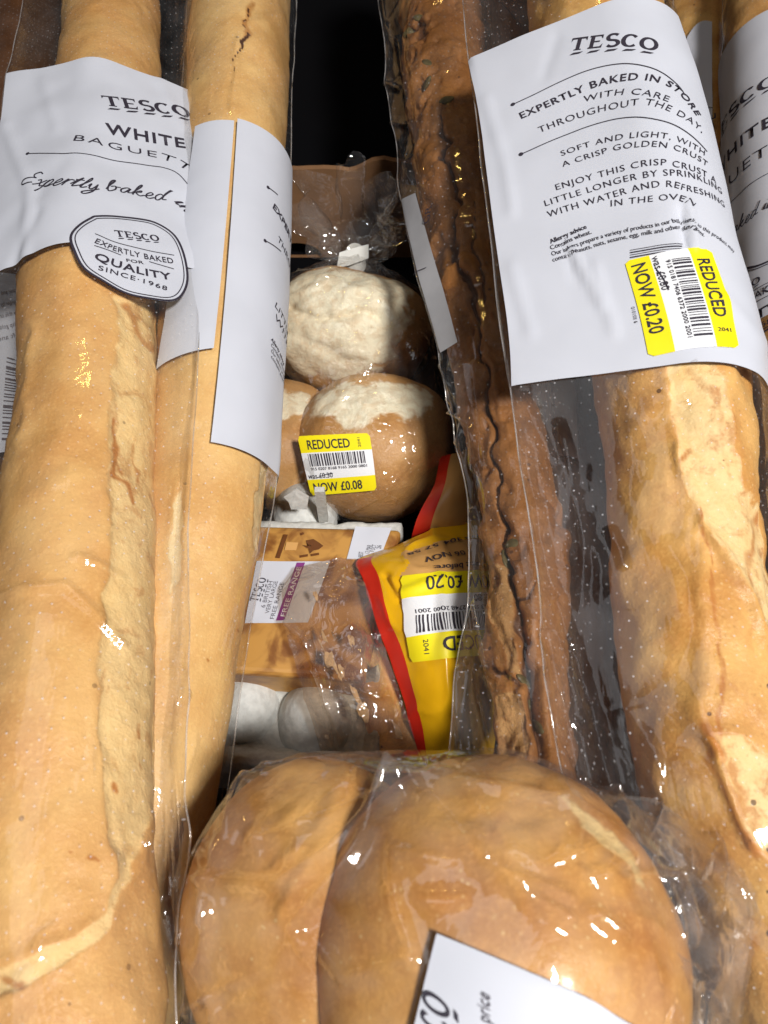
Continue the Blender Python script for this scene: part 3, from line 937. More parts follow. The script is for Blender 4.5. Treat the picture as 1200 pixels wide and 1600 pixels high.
# ---- C: seeded baguette
axC = Axis([(865, 1750, .104, 150), (850, 1500, .105, 142), (831, 1200, .109, 132), (827, 1050, .111, 128), (818, 870, .114, 124), (797, 700, .117, 126), (765, 550, .119, 130), (740, 400, .122, 136), (718, 270, .127, 138), (696, 90, .133, 134), (682, -60, .137, 128), (672, -160, .139, 118)], 520)
tC = empty('bagged_baguette', axC.C[len(axC.C) // 2] * [1, 1, 0], 'dark seeded baguette with a deeply cracked crust in a crinkled bag', 'baguette', BAG_GROUP)
_, PC = bread(axC, 'bread', M['seeded_bread'], tC, 81, lump=.0030, pits=.0016, ridges=[([(758, 830), (782, 900), (795, 970), (806, 1040), (812, 1100)], 10, .002), ([(806, 800), (826, 900), (838, 1000), (852, 1100)], 9, .0018), ([(735, 420), (765, 560), (790, 680)], 8, .0018), ([(716, 300), (728, 420), (744, 560)], 8, .0014)],
      cracks=[([(777, 760), (786, 797), (800, 820), (786, 850), (790, 886), (804, 938), (808, 973), (823, 1004), (820, 1042), (830, 1090), (842, 1134), (850, 1200)], 6, .006),
              ([(692, 170), (698, 255), (712, 340), (719, 411), (745, 480), (750, 549), (764, 587), (752, 638), (770, 700), (777, 760)], 5, .0040), ([(804, 938), (824, 930), (830, 900)], 3, .002), ([(768, 1045), (790, 1042), (810, 1060)], 4, .0025),
              ([(645, 55), (655, 40)], 6, .004), ([(735, 300), (742, 400), (760, 470)], 3, .002)],
      pale=[([(770, 890), (788, 880), (800, 940), (806, 1000), (812, 1050), (795, 1040), (775, 960)], 7), ([(775, 1090), (812, 1080), (822, 1150), (820, 1210), (775, 1210)], 9)],
      toast=[([(645, 60), (690, 60)], 16, .3), ([(720, 230), (730, 320)], 16, .5)])
sC = bag_surf(axC, [(770, 1750, .10), (706, 1230, .104), (716, 1100, .106), (745, 930, .112), (742, 800, .118), (716, 650, .122), (690, 540, .126), (656, 420, .128), (628, 270, .128), (604, 120, .13), (598, 0, .134), (590, -160, .138)],
              [(985, 1750, .09), (935, 1200, .092), (912, 900, .098), (855, 600, .108), (800, 300, .122), (765, 90, .134), (745, -160, .14)], 91, wob=.0016)
bC = film(sC, tC, M['film'], 101, crumple=.0006, folds=[long_folds(5, 9, (690, 600, 760, 1180), 84, 14, (90, 220)), long_folds(6, 6, (605, 40, 660, 540), 80, 12, (80, 160))], keep=[[(615, 290), (680, 290), (740, 560), (680, 560)]], creases=[([(742, 800), (748, 930), (766, 1045), (780, 1060)], 3, .003), ([(722, 770), (735, 870), (766, 1040)], 3, .002), ([(735, 1040), (770, 1052)], 3, .002), ([(806, 1060), (814, 1120), (826, 1205)], 7, .0042), ([(726, 1050), (720, 1120), (726, 1200)], 6, .0036),
                                                           ([(640, 270), (700, 520), (742, 690)], 4, .0025), ([(622, 60), (650, 220), (668, 330), (700, 480)], 3, .002), ([(600, 130), (625, 138)], 4, .002), ([(612, 190), (645, 197)], 4, .002), ([(690, 560), (715, 620), (735, 640), (720, 690)], 4, .003), ([(700, 640), (735, 660)], 3, .003)])
p = Print(sC)
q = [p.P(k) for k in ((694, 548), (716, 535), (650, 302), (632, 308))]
p.quad([(q[0][0] - .002, q[0][1]), q[1], q[2], (q[3][0] - .002, q[3][1])], M['paper_back_shaded'], .0005, 30, 14)
p.line([(650, 430), (668, 420)], .0005, off=.0013); p.text('GR', (672, 350), width=.01, ang=1.2, cap=.004, off=.0013)
p.build('label', bC)


def seed_mesh():
    bm = bmesh.new(); bmesh.ops.create_uvsphere(bm, u_segments=16, v_segments=10, radius=1)
    for v in bm.verts:
        k = 1 - .35 * max(0, v.co.x)
        v.co = Vector((v.co.x * .0058, v.co.y * .0031 * k, v.co.z * .0013))
    me = bpy.data.meshes.new('seed'); bm.to_mesh(me); bm.free(); me.materials.append(M['seed'])
    for f in me.polygons: f.use_smooth = True
    return me


seed_me = seed_mesh()
QC = proj(PC); NC = grid_normals(PC)
NC *= np.sign((NC * (PC - axC.C[:, None])).sum(-1, keepdims=True))
okC = ((CAM - PC) * NC).sum(-1) > .02 * .3
for px, py, an, sc in ((667, 132, 1.2, 1.15), (697, 156, .6, .8), (668, 98, .4, .75), (804, 850, 1.4, .75), (788, 872, .2, .8), (818, 1065, 1.1, .8), (826, 1100, 1.3, .7), (838, 1135, .8, .75), (640, 50, .8, .9), (655, 28, .2, .7)):
    d = np.hypot(QC[..., 0] - px, QC[..., 1] - py) + np.where(okC, 0, 1e4)
    i, j = np.unravel_index(np.argmin(d), d.shape)
    o = bpy.data.objects.new('seed', seed_me); COL.objects.link(o)
    n = Vector(NC[i, j]); o.location = Vector(PC[i, j]) - n * .0002
    qn = n.to_track_quat('Z', 'Y'); o.rotation_mode = 'QUATERNION'
    from mathutils import Quaternion
    o.rotation_quaternion = qn @ Quaternion((0, 0, 1), an); o.scale = (sc,) * 3
    o.parent = tC; o.matrix_parent_inverse = parent_matrix(tC).inverted()

# ---- J: shaded loaf lying under the right-hand bag
axJ = Axis([(1030, 1700, .078, 200), (998, 1300, .078, 186), (966, 1000, .080, 172), (936, 800, .082, 160), (902, 600, .084, 150), (858, 350, .086, 132), (826, 100, .088, 112), (812, -80, .088, 102)], 170)
tJ = empty('bagged_baguette', axJ.C[len(axJ.C) // 2] * [1, 1, 0], 'shaded loaf lying deep between the seeded baguette and the blistered one', 'baguette', BAG_GROUP)
bread(axJ, 'bread', M['shaded_bread'], tJ, 111, lump=.002, nv=80)
sJ = bag_surf(axJ, [(900, 1700, .07), (890, 1200, .072), (850, 800, .074), (760, 100, .08), (750, -80, .08)], [(1140, 1700, .07), (1090, 1200, .072), (1030, 800, .074), (890, 100, .08), (880, -80, .08)], 121)
bJ = film(sJ, tJ, M['film'], 131)
p = Print(sJ); q = [p.P(k) for k in ((872, 712), (905, 718), (900, 595), (866, 590))]
p.quad(q, M['paper'], .0009, 14, 8); p.build('label', bJ)

# ---- D: near right
axD = Axis([(1320, 1800, .122, 320), (1275, 1600, .124, 296), (1196, 1400, .127, 272), (1118, 1200, .131, 252), (1088, 1000, .136, 236), (1067, 800, .143, 228), (1046, 590, .152, 240), (1010, 400, .160, 228), (972, 200, .170, 214), (930, 40, .180, 206), (905, -100, .188, 192), (895, -190, .19, 175)], 640)
tD = empty('bagged_baguette', axD.C[len(axD.C) // 2] * [1, 1, 0], 'blistered golden baguette whose lettered label carries a yellow price sticker', 'baguette', BAG_GROUP)
bread(axD, 'bread', M['crusty_bread'], tD, 141, lump=.0026,
      pale=[([(1045, 560), (1052, 640), (1062, 710), (1078, 770), (1100, 800), (1125, 840), (1160, 890), (1190, 960), (1215, 1040), (1225, 900), (1195, 800), (1150, 700), (1135, 600), (1120, 560)], 12),
            ([(1112, 1150), (1120, 1200), (1150, 1250), (1170, 1300), (1215, 1350), (1320, 1440), (1320, 1300), (1200, 1180), (1150, 1150)], 12)],
      toast=[([(1085, 575), (1110, 600), (1125, 640), (1136, 700), (1150, 750)], 9, .5), ([(1050, 640), (1070, 700)], 9, .4), ([(1102, 1135), (1110, 1165), (1100, 1195), (1130, 1230), (1160, 1300), (1190, 1340)], 10, .75), ([(1080, 700), (1065, 720)], 6, .8), ([(940, 600), (950, 700), (956, 800)], 8, .5),
             ([(1093, 790), (1110, 870), (1122, 950), (1126, 1050), (1120, 1130), (1116, 1180)], 5, .8), ([(1195, 800), (1185, 850), (1180, 920)], 6, .7), ([(1150, 1400), (1180, 1480)], 22, .4)],
      ridges=[([(1060, 700), (1100, 800), (1160, 890), (1200, 1000)], 10, .0022), ([(1108, 1160), (1150, 1250), (1180, 1320)], 10, .0022), ([(1095, 1150), (1105, 950), (1085, 830)], 14, .001)])
sD = bag_surf(axD, [(1080, 1800, .13), (950, 1400, .135), (885, 1210, .140), (855, 950, .150), (822, 740, .158), (802, 600, .165), (768, 340, .176), (737, 90, .186), (730, 0, .19), (720, -190, .192)],
              [(1420, 1800, .12), (1330, 1400, .122), (1250, 1000, .128), (1215, 700, .140), (1192, 545, .148), (1135, 340, .158), (1085, 170, .166), (1052, 40, .172), (1030, -190, .18)], 151, wob=.0008,
              base_creases=[([(895, 395), (915, 430), (940, 480)], 5, .0016), ([(880, 385), (900, 440)], 4, -.001), ([(1063, 330), (1072, 385)], 5, -.0022), ([(1075, 320), (1085, 390)], 5, .0016), ([(1130, 470), (1190, 540)], 10, .001), ([(760, 160), (790, 260), (800, 330)], 9, .0009), ([(800, 420), (830, 520)], 9, .0008), ([(930, 420), (960, 520)], 8, .001), ([(870, 60), (850, 120)], 9, -.0006)])
labD = [(733, 88), (930, 0), (1050, 20), (1210, 560), (1160, 610), (1140, 550), (1010, 565), (800, 612)]
bD = film(sD, tD, M['film'], 161, creases=[([(1100, 548), (1082, 570), (1070, 600), (1066, 615)], 4, .0022), ([(1010, 720), (1008, 745)], 5, .0018), ([(1040, 640), (1030, 660)], 5, .0018), ([(955, 830), (968, 860), (976, 885)], 5, .002), ([(1058, 600), (1072, 625)], 7, .0022),
                                            ([(872, 940), (900, 1030), (925, 1110), (955, 1230)], 7, .0036), ([(855, 990), (880, 1100), (905, 1220)], 7, .003), ([(820, 700), (860, 900), (890, 1010)], 6, .002), ([(1050, 1172), (1066, 1171)], 4, .0018), ([(900, 1125), (922, 1140)], 3, .002)], folds=[long_folds(7, 9, (830, 680, 980, 1230), 78, 10, (110, 260)), long_folds(8, 7, (960, 620, 1180, 1200), 86, 22, (60, 150))], keep=[labD])
k6 = lambda x, y: (700 + x * .41667, y * .41667)
p = Print(sD)
c0, c1, c2, c3 = p.P((807, 603)), p.P((1190, 560)), p.P((1046, 32)), p.P((737, 92))
sB0, sT0 = c0[1], c3[1]
p.quad([(c0[0] - .0016, sB0), (c1[0] + .016, sB0 + .004), (c2[0] + .010, sT0 + .001), (c3[0] - .0016, sT0)], M['paper'], .0008, 70, 70)
p.text('', k6(456, 198), k6(772, 200), top=k6(441, 155), kind='word')
p.line([k6(245, 398), k6(440, 305), k6(600, 252), k6(760, 262), k6(850, 320), k6(885, 365)], .0005, dot=.0011)
p.line([k6(275, 585), k6(450, 510), k6(620, 455), k6(800, 460), k6(900, 510), k6(965, 575)], .0005, dot=.0011)
for body, pts_, cp_, wt in (
        ('EXPERTLY BAKED IN STORE', ((277, 452), (400, 398), (480, 363), (545, 337), (620, 317), (755, 311), (850, 350), (925, 440)), .0042, .016),
        ('WITH CARE', ((510, 390), (600, 369), (700, 362), (822, 390)), .0036, -.004),
        ('THROUGHOUT THE DAY,', ((345, 505), (450, 465), (560, 430), (660, 410), (750, 402), (860, 442), (945, 505)), .0038, -.004),
        ('SOFT AND LIGHT, WITH', ((428, 592), (540, 555), (650, 530), (760, 522), (860, 540), (955, 590)), .0032, -.002),
        ('A CRISP GOLDEN CRUST', ((432, 633), (560, 592), (650, 567), (780, 558), (880, 582), (965, 632)), .0032, -.002),
        ('ENJOY THIS CRISP CRUST A', ((408, 720), (550, 678), (700, 638), (800, 627), (880, 640), (998, 695)), .0034, -.002),
        ('LITTLE LONGER BY SPRINKLING', ((367, 780), (500, 738), (640, 695), (780, 668), (870, 668), (1020, 735)), .0033, -.002),
        ('WITH WATER AND REFRESHING', ((377, 822), (520, 778), (700, 725), (830, 708), (900, 725), (1030, 785)), .0033, -.002),
        ('IN THE OVEN', ((611, 781), (700, 770), (780, 762), (860, 758), (915, 778)), .0033, -.002),
        ('Allergy advice', ((386, 920), (460, 888), (522, 862)), .0022, .02), ('Contains wheat.', ((388, 943), (470, 908), (540, 882)), .0022, .008),
        ('Our bakers prepare a variety of products in our bakeries, so this product may', ((392, 966), (560, 905), (700, 870), (790, 855), (880, 850), (970, 880), (1065, 955)), .0022, .004),
        ('contain peanuts, nuts, sesame, egg, milk and other allergens.', ((395, 988), (560, 930), (700, 895), (800, 878), (880, 874), (955, 895)), .0022, .004)):
    p.curve(body, [k6(*q_) for q_ in pts_], cp_, wt, 1.15 if body.isupper() else 1.)
for k in range(4): p.line([k6(683, 945 + 9 * k), k6(770, 930 + 9 * k), k6(872, 922 + 9 * k)], .0006 if k % 2 else .0003)
p.text('9 501010', k6(712, 1215), k6(700, 1155), cap=.0013, weight=.0)
p.build('label', bD)


def sticker(surf, parent, c, lay, off=.0012, label=None):
    """c: (x,s) corners bl br tr tl in the reading frame; lay(p, uv) prints on it"""
    p = Print(surf); c = [np.asarray(k, float) for k in c]

    def uv(u, v):
        return (c[0] * (1 - u) + c[1] * u) * (1 - v) + (c[3] * (1 - u) + c[2] * u) * v
    q = lambda u0, v0, u1, v1: [uv(u0, v0), uv(u1, v0), uv(u1, v1), uv(u0, v1)]
    # rounded corners: outline fan replaced by three bands with clipped ends
    for v0, v1, m_ in ((0, .06, 'y'), (.06, .28, 'y'), (.28, .72, 'w'), (.72, .94, 'y'), (.94, 1, 'y')):
        ins = .03 if v0 in (0, .94) else 0
        a0 = ins if v0 == 0 else 0; a1 = ins if v1 == 1 else 0
        qq = [uv(a0, v0), uv(1 - a0, v0), uv(1 - a1, v1), uv(a1, v1)]
        p.quad(qq, M['sticker_yellow' if m_ == 'y' else 'sticker_white'], off, 8, 30)
    lay(p, uv, off + .0003)
    return p.build('price_sticker', parent)


def lay_price(now, was, code, seed):
    def f(p, uv, o):
        L = np.linalg.norm(uv(1, .5) - uv(0, .5)); H = np.linalg.norm(uv(.5, 1) - uv(.5, 0))
        p.text('REDUCED', uv(.12, .775), uv(.72, .775), cap=H * .145, weight=.014, off=o)
        p.text('2041', uv(.86, .77), uv(.86, .93), cap=L * .035, off=o)
        p.bars([uv(.10, .50), uv(.90, .50), uv(.90, .70), uv(.10, .70)], 95, off=o, seed=seed)
        p.text(code, uv(.10, .435), uv(.9, .435), cap=H * .045, off=o, weight=.01)
        p.text('was ' + was, uv(.03, .30), uv(.40, .30), cap=H * .085, off=o, weight=.006)
        p.line([uv(.17, .31), uv(.28, .35), uv(.41, .37)], .0004, off=o + .0001, metric=True)
        p.text('NOW ' + now, uv(.07, .06), uv(.80, .06), cap=H * .155, weight=.014, off=o)
    return f


# reading runs down the picture: reading-left edge is at the top
cTL, cTR, cBR, cBL = (p.P(k6(*k)) for k in ((662, 987), (980, 945), (1083, 1312), (752, 1345)))
sticker(sD, bD, [cTL, cBL, cBR, cTR], lay_price('£0.20', '£0.80', '915 0181 7406 6372 2000 2001', 1))

# ---- E: far left, half hidden
axE = Axis([(-150, 1300, .055, 215), (-95, 1000, .056, 200), (-45, 700, .057, 180), (-8, 500, .058, 160), (25, 250, .058, 132), (44, 60, .058, 112), (50, -60, .058, 100)], 170)
tE = empty('bagged_baguette', axE.C[len(axE.C) // 2] * [1, 1, 0], 'shadowed baguette mostly hidden under the far left one, grey label showing', 'baguette', BAG_GROUP)
bread(axE, 'bread', M['shaded_bread'], tE, 171, nv=80)
sE = bag_surf(axE, [(-300, 1300, .08), (-140, 600, .085), (-60, 60, .09), (-50, -60, .09)], [(5, 1300, .08), (30, 900, .084), (48, 640, .088), (50, 430, .09), (92, 60, .09), (98, -60, .09)], 181)
bE = film(sE, tE, M['film'], 191)
p = Print(sE); q = [p.P(k) for k in ((-40, 712), (22, 706), (46, 432), (-20, 425))]
p.quad(q, M['paper'], .0009, 24, 16)
for k, body in enumerate(('with water and refreshing', 'little longer by sprinkling', 'enjoy this crisp crust', 'a crisp golden crust', 'soft and light')):
    p.text(body, (44 - k * 2, 455 + k * 18), (-25, 470 + k * 18), cap=-.0032, off=.0013, m='ink_grey')
p.bars([p.P((4, 690)), p.P((12, 560)), p.P((30, 565)), p.P((22, 690))], 60, off=.0013, seed=5, m='ink_grey')
p.build('label', bE)

# ---- F: far right
axF = Axis([(1385, 1300, .100, 250), (1330, 1000, .106, 228), (1290, 760, .112, 210), (1262, 560, .117, 195), (1242, 360, .123, 178), (1225, 160, .13, 164), (1214, 10, .136, 152), (1206, -120, .14, 140)], 240)
tF = empty('bagged_baguette', axF.C[len(axF.C) // 2] * [1, 1, 0], 'baguette cut off by the right edge, part of label and crest showing', 'baguette', BAG_GROUP)
bread(axF, 'bread', M['white_bread'], tF, 201, nv=90)
sF = bag_surf(axF, [(1240, 1300, .10), (1205, 1000, .105), (1180, 760, .112), (1166, 560, .118), (1142, 360, .124), (1140, 200, .13), (1147, 60, .136), (1120, -120, .14)],
              [(1520, 1300, .10), (1440, 1000, .106), (1400, 700, .114), (1345, 360, .124), (1310, 160, .13), (1290, -120, .138)], 211)
bF = film(sF, tF, M['film'], 221)
p = Print(sF)
a, b = p.P((1180, 505)), p.P((1215, 5))
p.quad([(-.080, a[1]), (.052, a[1]), (.05, b[1] - .004), (-.080, b[1] - .004)], M['paper'], .0008, 50, 50)


def mm(py, x=0.):   # metric point on the ridge of the label at that picture row
    s = p.P((1232, py))[1]; return np.array((x, s))   # the bag is turned, so the lettering sits round its left side


for body, py, wd, cp_, kind, wt in (('', 128, .050, .0088, 'word', 0), ('WHITE', 190, .044, .0080, 'sans', .022), ('BAGUETTE', 232, .070, .0075, 'sans', -.004), ('Expertly baked in store', 315, .086, .0042, 'hand', 0)):
    p.text(body, mm(py, -.046 if kind == 'hand' else -.044), width=wd, center=True, cap=cp_, kind=kind, weight=wt, space=1.2)
p.line([mm(262, -.07), mm(262, -.03), mm(262, .02)], .0005, metric=True, dot=.001)
cc = mm(450, -.045)
Qc = np.array([(cc[0] + .031 * math.cos(t) * (1 + .06 * math.cos(8 * t)), cc[1] + .024 * math.sin(t) * (1 + .06 * math.cos(8 * t))) for t in np.linspace(0, 2 * np.pi, 80, endpoint=False)])
for k_, wd in ((1, .0011), (.93, .0005)):
    V, F = stroke2d(np.vstack((cc + (Qc - cc) * k_, cc + (Qc[:1] - cc) * k_)), wd); p.add(V, F, M['ink'], .0012)
for body, dy, wd, cp_, kind, wt in (('', .010, .022, .0042, 'word', 0), ('EXPERTLY BAKED', .001, .046, .0042, 'sans', .012), ('FOR', -.005, .008, .002, 'sans', .01), ('QUALITY', -.0115, .040, .0052, 'sans', .022), ('SINCE·1968', -.0175, .032, .003, 'sans', .01)):
    p.text(body, np.array((cc[0], cc[1] + dy)), width=wd, center=True, cap=cp_, kind=kind, weight=wt)
p.line([np.array((cc[0] - .024, cc[1] + .0068)), np.array((cc[0] + .024, cc[1] + .0068))], .0004, metric=True)
p.line([np.array((cc[0] - .024, cc[1] - .0012)), np.array((cc[0] + .024, cc[1] - .0012))], .0004, metric=True)
p.build('label', bF)

# ---- G: between D and F, far
axG = Axis([(1130, 700, .066, 165), (1112, 420, .072, 150), (1098, 200, .080, 132), (1090, 60, .086, 124), (1084, -80, .09, 112)], 150)
tG = empty('bagged_baguette', axG.C[len(axG.C) // 2] * [1, 1, 0], 'baguette wedged behind the blistered one at top right with a narrow strip of white label', 'baguette', BAG_GROUP)
bread(axG, 'bread', M['crusty_bread'], tG, 231, nv=80)
sG = bag_surf(axG, [(1020, 700, .07), (1020, 60, .09), (1020, -80, .095)], [(1215, 700, .07), (1165, 60, .088), (1150, -80, .09)], 241)
bG = film(sG, tG, M['film'], 251)
p = Print(sG); q = [p.P(k) for k in ((1068, 340), (1114, 340), (1112, 36), (1074, 60))]
e = p.P((1100, 27))
p.quad([q[0], q[1], q[2], q[3]], M['paper'], .0009, 30, 12, wave=lambda a, b: np.concatenate((np.zeros_like(a + b), a * np.sin(np.pi * b) * .006), -1))
p.line([(1088, 176), (1100, 170), (1113, 171)], .0005, off=.0013); p.line([(1092, 202), (1102, 197), (1114, 197)], .0005, off=.0013)
p.text('QU', (1086, 194), width=.012, cap=.005, off=.0013, weight=.02); p.text('in st', (1080, 160), width=.010, ang=1.1, cap=.003, off=.0013, kind='hand')
p.build('label', bG)

# ================================================================== things in the gap
def blob(name, cpx, cpy, z, rx, ry, rz, material, parent, seed, pale=(), toast=(), lump=.002, yaw=0., tilt=0., flat=1., n=(70, 110), ridges=(), cracks=()):
    c = at(cpx, cpy, z)
    u = np.linspace(0, np.pi, n[0]); a = np.linspace(0, 2 * np.pi, n[1], endpoint=False)
    U, A = np.meshgrid(u, a, indexing='ij')
    D = np.stack((np.sin(U) * np.cos(A), np.sin(U) * np.sin(A), np.cos(U)), -1)
    E = np.sign(D) * np.abs(D) ** np.array((1, 1, flat))
    Pn = E * np.array((rx, ry, rz))
    cy, sy = math.cos(yaw), math.sin(yaw); ct, st = math.cos(tilt), math.sin(tilt)
    Rm = np.array(((cy, -sy, 0), (sy, cy, 0), (0, 0, 1))) @ np.array(((1, 0, 0), (0, ct, -st), (0, st, ct)))
    P = Pn @ Rm.T + c; Dn = D @ Rm.T
    Q = proj(P); upf = ((CAM - P) * Dn).sum(-1) > 0
    disp = fbm(P, 25, 3, seed) * lump + fbm(P, 110, 2, seed + 4) * lump * .2
    nq = np.stack((fbm(P, 90, 3, seed + 3), fbm(P, 90, 3, seed + 5)), -1) * 8
    pm = np.zeros(P.shape[:2]); tm = pm.copy(); cm = pm.copy()
    for poly, soft, dp in pale:
        mk = np.clip(poly_sd(Q + nq, list(poly)) / soft * .5 + .5, 0, 1) * upf
        pm = np.maximum(pm, mk); disp -= mk * dp; disp += mk * fbm(P, 150, 4, seed + 6) * dp * .35
    for line, wd, amt in toast: tm = np.maximum(tm, amt * np.exp(-(seg_dist(Q + nq, line) / wd) ** 2) * upf)
    for line, wd, hp in ridges: disp += np.exp(-(seg_dist(Q + nq, line) / wd) ** 2) * hp * upf
    P = P + Dn * disp[..., None]
    me_o = mesh_obj(name, P.reshape(-1, 3), [f[::-1] for f in grid_faces(n[0], n[1], True)], material, parent, attrs={'pale': pm.ravel(), 'toast': tm.ravel(), 'crack': cm.ravel()})
    return me_o, P.reshape(-1, 3)


def wrap_film(name, pts, material, parent, voxel=.003, seed=0, crumple=.0012, smooth=4, creases=(), f=45, cut=None, folds=()):
    bm = bmesh.new()
    for q in pts: bm.verts.new(q)
    r = bmesh.ops.convex_hull(bm, input=bm.verts)
    bmesh.ops.delete(bm, geom=list({v for v in r['geom_interior'] + r['geom_unused'] if isinstance(v, bmesh.types.BMVert)}), context='VERTS')
    me = bpy.data.meshes.new('h'); bm.to_mesh(me); bm.free()
    o = bpy.data.objects.new('h', me); COL.objects.link(o)
    md = o.modifiers.new('r', 'REMESH'); md.mode = 'VOXEL'; md.voxel_size = voxel; md.use_smooth_shade = True
    ms = o.modifiers.new('s', 'SMOOTH'); ms.iterations = smooth; ms.factor = .5
    dg = bpy.context.evaluated_depsgraph_get(); dg.update()
    m2 = bpy.data.meshes.new_from_object(o.evaluated_get(dg))
    V = np.array([v.co[:] for v in m2.vertices]); N = np.array([v.normal[:] for v in m2.vertices]); F = [tuple(q.vertices) for q in m2.polygons]
    bpy.data.objects.remove(o); bpy.data.meshes.remove(me); bpy.data.meshes.remove(m2)
    Q = proj(V)
    d = (np.clip(ridged(V, f, seed), 0, 1) ** 4 + .7 * np.clip(ridged(V, f * 1.9, seed + 3), 0, 1) ** 4) * crumple
    if cut is not None: d = d * (1 + cut[2] * sstep(cut[0], cut[1], Q[..., 0]))
    Q = proj(V); fc = ((CAM - V) * N).sum(-1) > 0
    for line, wd, hp in creases: d = d + np.exp(-(seg_dist(Q, line) / wd) ** 2) * hp * fc
    for k_, f_ in enumerate(folds): d = d + fold_height(Q, f_, 8, .0036, seed + k_) * fc
    V2 = V + N * d[:, None]
    return mesh_obj(name, V2, F, material, parent), BVHTree.FromPolygons([tuple(v) for v in V2], F)


def cast(bvh, px, py, fallback):
    d = RT * ((px - 600) / FPX) + UP * ((800 - py) / FPX) + FW
    h = bvh.ray_cast(Vector(CAM), Vector(d / np.linalg.norm(d)))
    return np.array(h[0]) if h[0] is not None else at(px, py, fallback)


def drape(bvh, quad, nu, nv, fallback, lift=.001, blur=6):
    """quad: pixels bl br tr tl; sheet laid on whatever the rays meet, then relaxed like stiff paper"""
    c = [np.asarray(k, float) for k in quad]
    G = np.zeros((nu, nv, 3))
    for i in range(nu):
        for j in range(nv):
            a, b = i / (nu - 1), j / (nv - 1)
            q = (c[0] * (1 - b) + c[1] * b) * (1 - a) + (c[3] * (1 - b) + c[2] * b) * a
            G[i, j] = cast(bvh, q[0], q[1], fallback)
    for _ in range(blur):
        H = G.copy(); H[1:-1, 1:-1] = (G[:-2, 1:-1] + G[2:, 1:-1] + G[1:-1, :-2] + G[1:-1, 2:]) / 4
        H[1:-1, 0] = (G[:-2, 0] + G[2:, 0]) / 2; H[1:-1, -1] = (G[:-2, -1] + G[2:, -1]) / 2
        H[0, 1:-1] = (G[0, :-2] + G[0, 2:]) / 2; H[-1, 1:-1] = (G[-1, :-2] + G[-1, 2:]) / 2
        G = H
    n = grid_normals(G)
    return Surf(G + n * lift)


# ---- K: bag of rolls
tK = empty('bag_of_rolls', at(550, 600, 0.003), 'taped clear bag of floury white rolls with a yellow price sticker', 'bread rolls')
k4 = lambda x, y: (400 + x * .3874, 200 + y * .3874)
rolls = []
o, v = blob('roll', 545, 522, .052, .050, .034, .039, M['roll_bread'], tK, 301, lump=.0028, flat=.8, pale=[([(405, 425), (500, 420), (600, 425), (640, 445), (636, 500), (615, 560), (570, 592), (500, 596), (450, 575), (410, 520)], 26, .0016)],
            ridges=[([(440, 484), (500, 498), (560, 490), (600, 492)], 7, -.003), ([(430, 452), (500, 455), (610, 456)], 16, .003), ([(450, 520), (520, 560), (570, 575)], 9, -.0012)], toast=[([(450, 482), (520, 494), (570, 488)], 6, .35)]); rolls.append(v)
o, v = blob('roll', 588, 698, .045, .044, .041, .038, M['roll_bread'], tK, 311, lump=.0026, flat=.85, pale=[([(485, 660), (500, 620), (540, 600), (600, 596), (670, 605), (665, 640), (600, 648), (548, 668), (515, 640)], 22, .0014)]); rolls.append(v)
o, v = blob('roll', 440, 690, .036, .036, .038, .030, M['roll_bread'], tK, 321, lump=.0022, pale=[([(430, 610), (480, 615), (480, 650), (430, 655)], 18, .001)]); rolls.append(v)
neck = at(556, 408, .070)
allp = np.concatenate([c_ + (v - c_) * 1.05 for v in rolls for c_ in [v.mean(0)]])
shoulder = [neck + np.array((math.cos(t) * .010, math.sin(t) * .006, 0)) for t in np.linspace(0, 6.28, 12)]
filmK, bvK = wrap_film('plastic_bag', list(allp[::3]) + shoulder, M['film_clear'], tK, .0016, 330, .0014, 4,
                       creases=[(z_, 4, .002) for z_ in ([(556, 408), (500, 440), (450, 470)], [(560, 410), (600, 470), (650, 560)], [(558, 410), (540, 440), (470, 430)], [(520, 640), (590, 560), (640, 480)], [(640, 720), (600, 770), (545, 800)], [(480, 720), (440, 780)])])
# gathered tail: a fluted fan rising from the neck
nu, nv = 46, 90
U, A = np.meshgrid(np.linspace(0, 1, nu), np.linspace(0, 2 * np.pi, nv, endpoint=False), indexing='ij')
tipc = at(548, 318, .098); 
cent = neck + (tipc - neck) * U[..., None] + np.array((0, 0, -.004)) * np.sin(np.pi * U)[..., None]
flute = 1 + (.34 * np.sin(7 * A + 3 * U) + .22 * np.sin(13 * A - 5 * U)) * np.clip(U * 2.2, .25, 1)
rad = (.0045 + .030 * U ** .75) * flute
P = cent + np.stack((np.cos(A) * rad, np.sin(A) * rad * .35, np.sin(A) * rad * .45), -1)
P += fbm(P, 60, 2, 77)[..., None] * np.array((.003, .002, .003)) * U[..., None]
mesh_obj('bag_tail', P.reshape(-1, 3), grid_faces(nu, nv, True), M['film_clear'], tK)
# white tape round the neck with a free end
tb = []
for i, (u_, r_) in enumerate(((-.07, .0062), (.05, .0054), (.17, .0056))):
    for j in range(16):
        t = 2 * np.pi * j / 16; c_ = neck + (tipc - neck) * u_
        tb.append(c_ + np.array((math.cos(t) * r_, math.sin(t) * r_ * .8, math.sin(t) * r_ * .5)))
V = tb; F = grid_faces(3, 16, True)
e = neck + np.array((-.004, -.006, .002)); b = len(V)
V = V + [e + np.array(q) for q in ((0, 0, 0), (.012, .003, .003), (.012, .012, .006), (.001, .010, .004), (-.006, .008, .003), (-.0075, -.001, -.001))]
F = F + [(b, b + 1, b + 2, b + 3), (b + 5, b, b + 3, b + 4)]
mesh_obj('neck_tape', V, F, M['tape'], tK)
sK = drape(bvK, [(488, 772), (590, 764), (578, 677), (467, 682)], 20, 24, .09, .0012, 40)
g = sK.pix
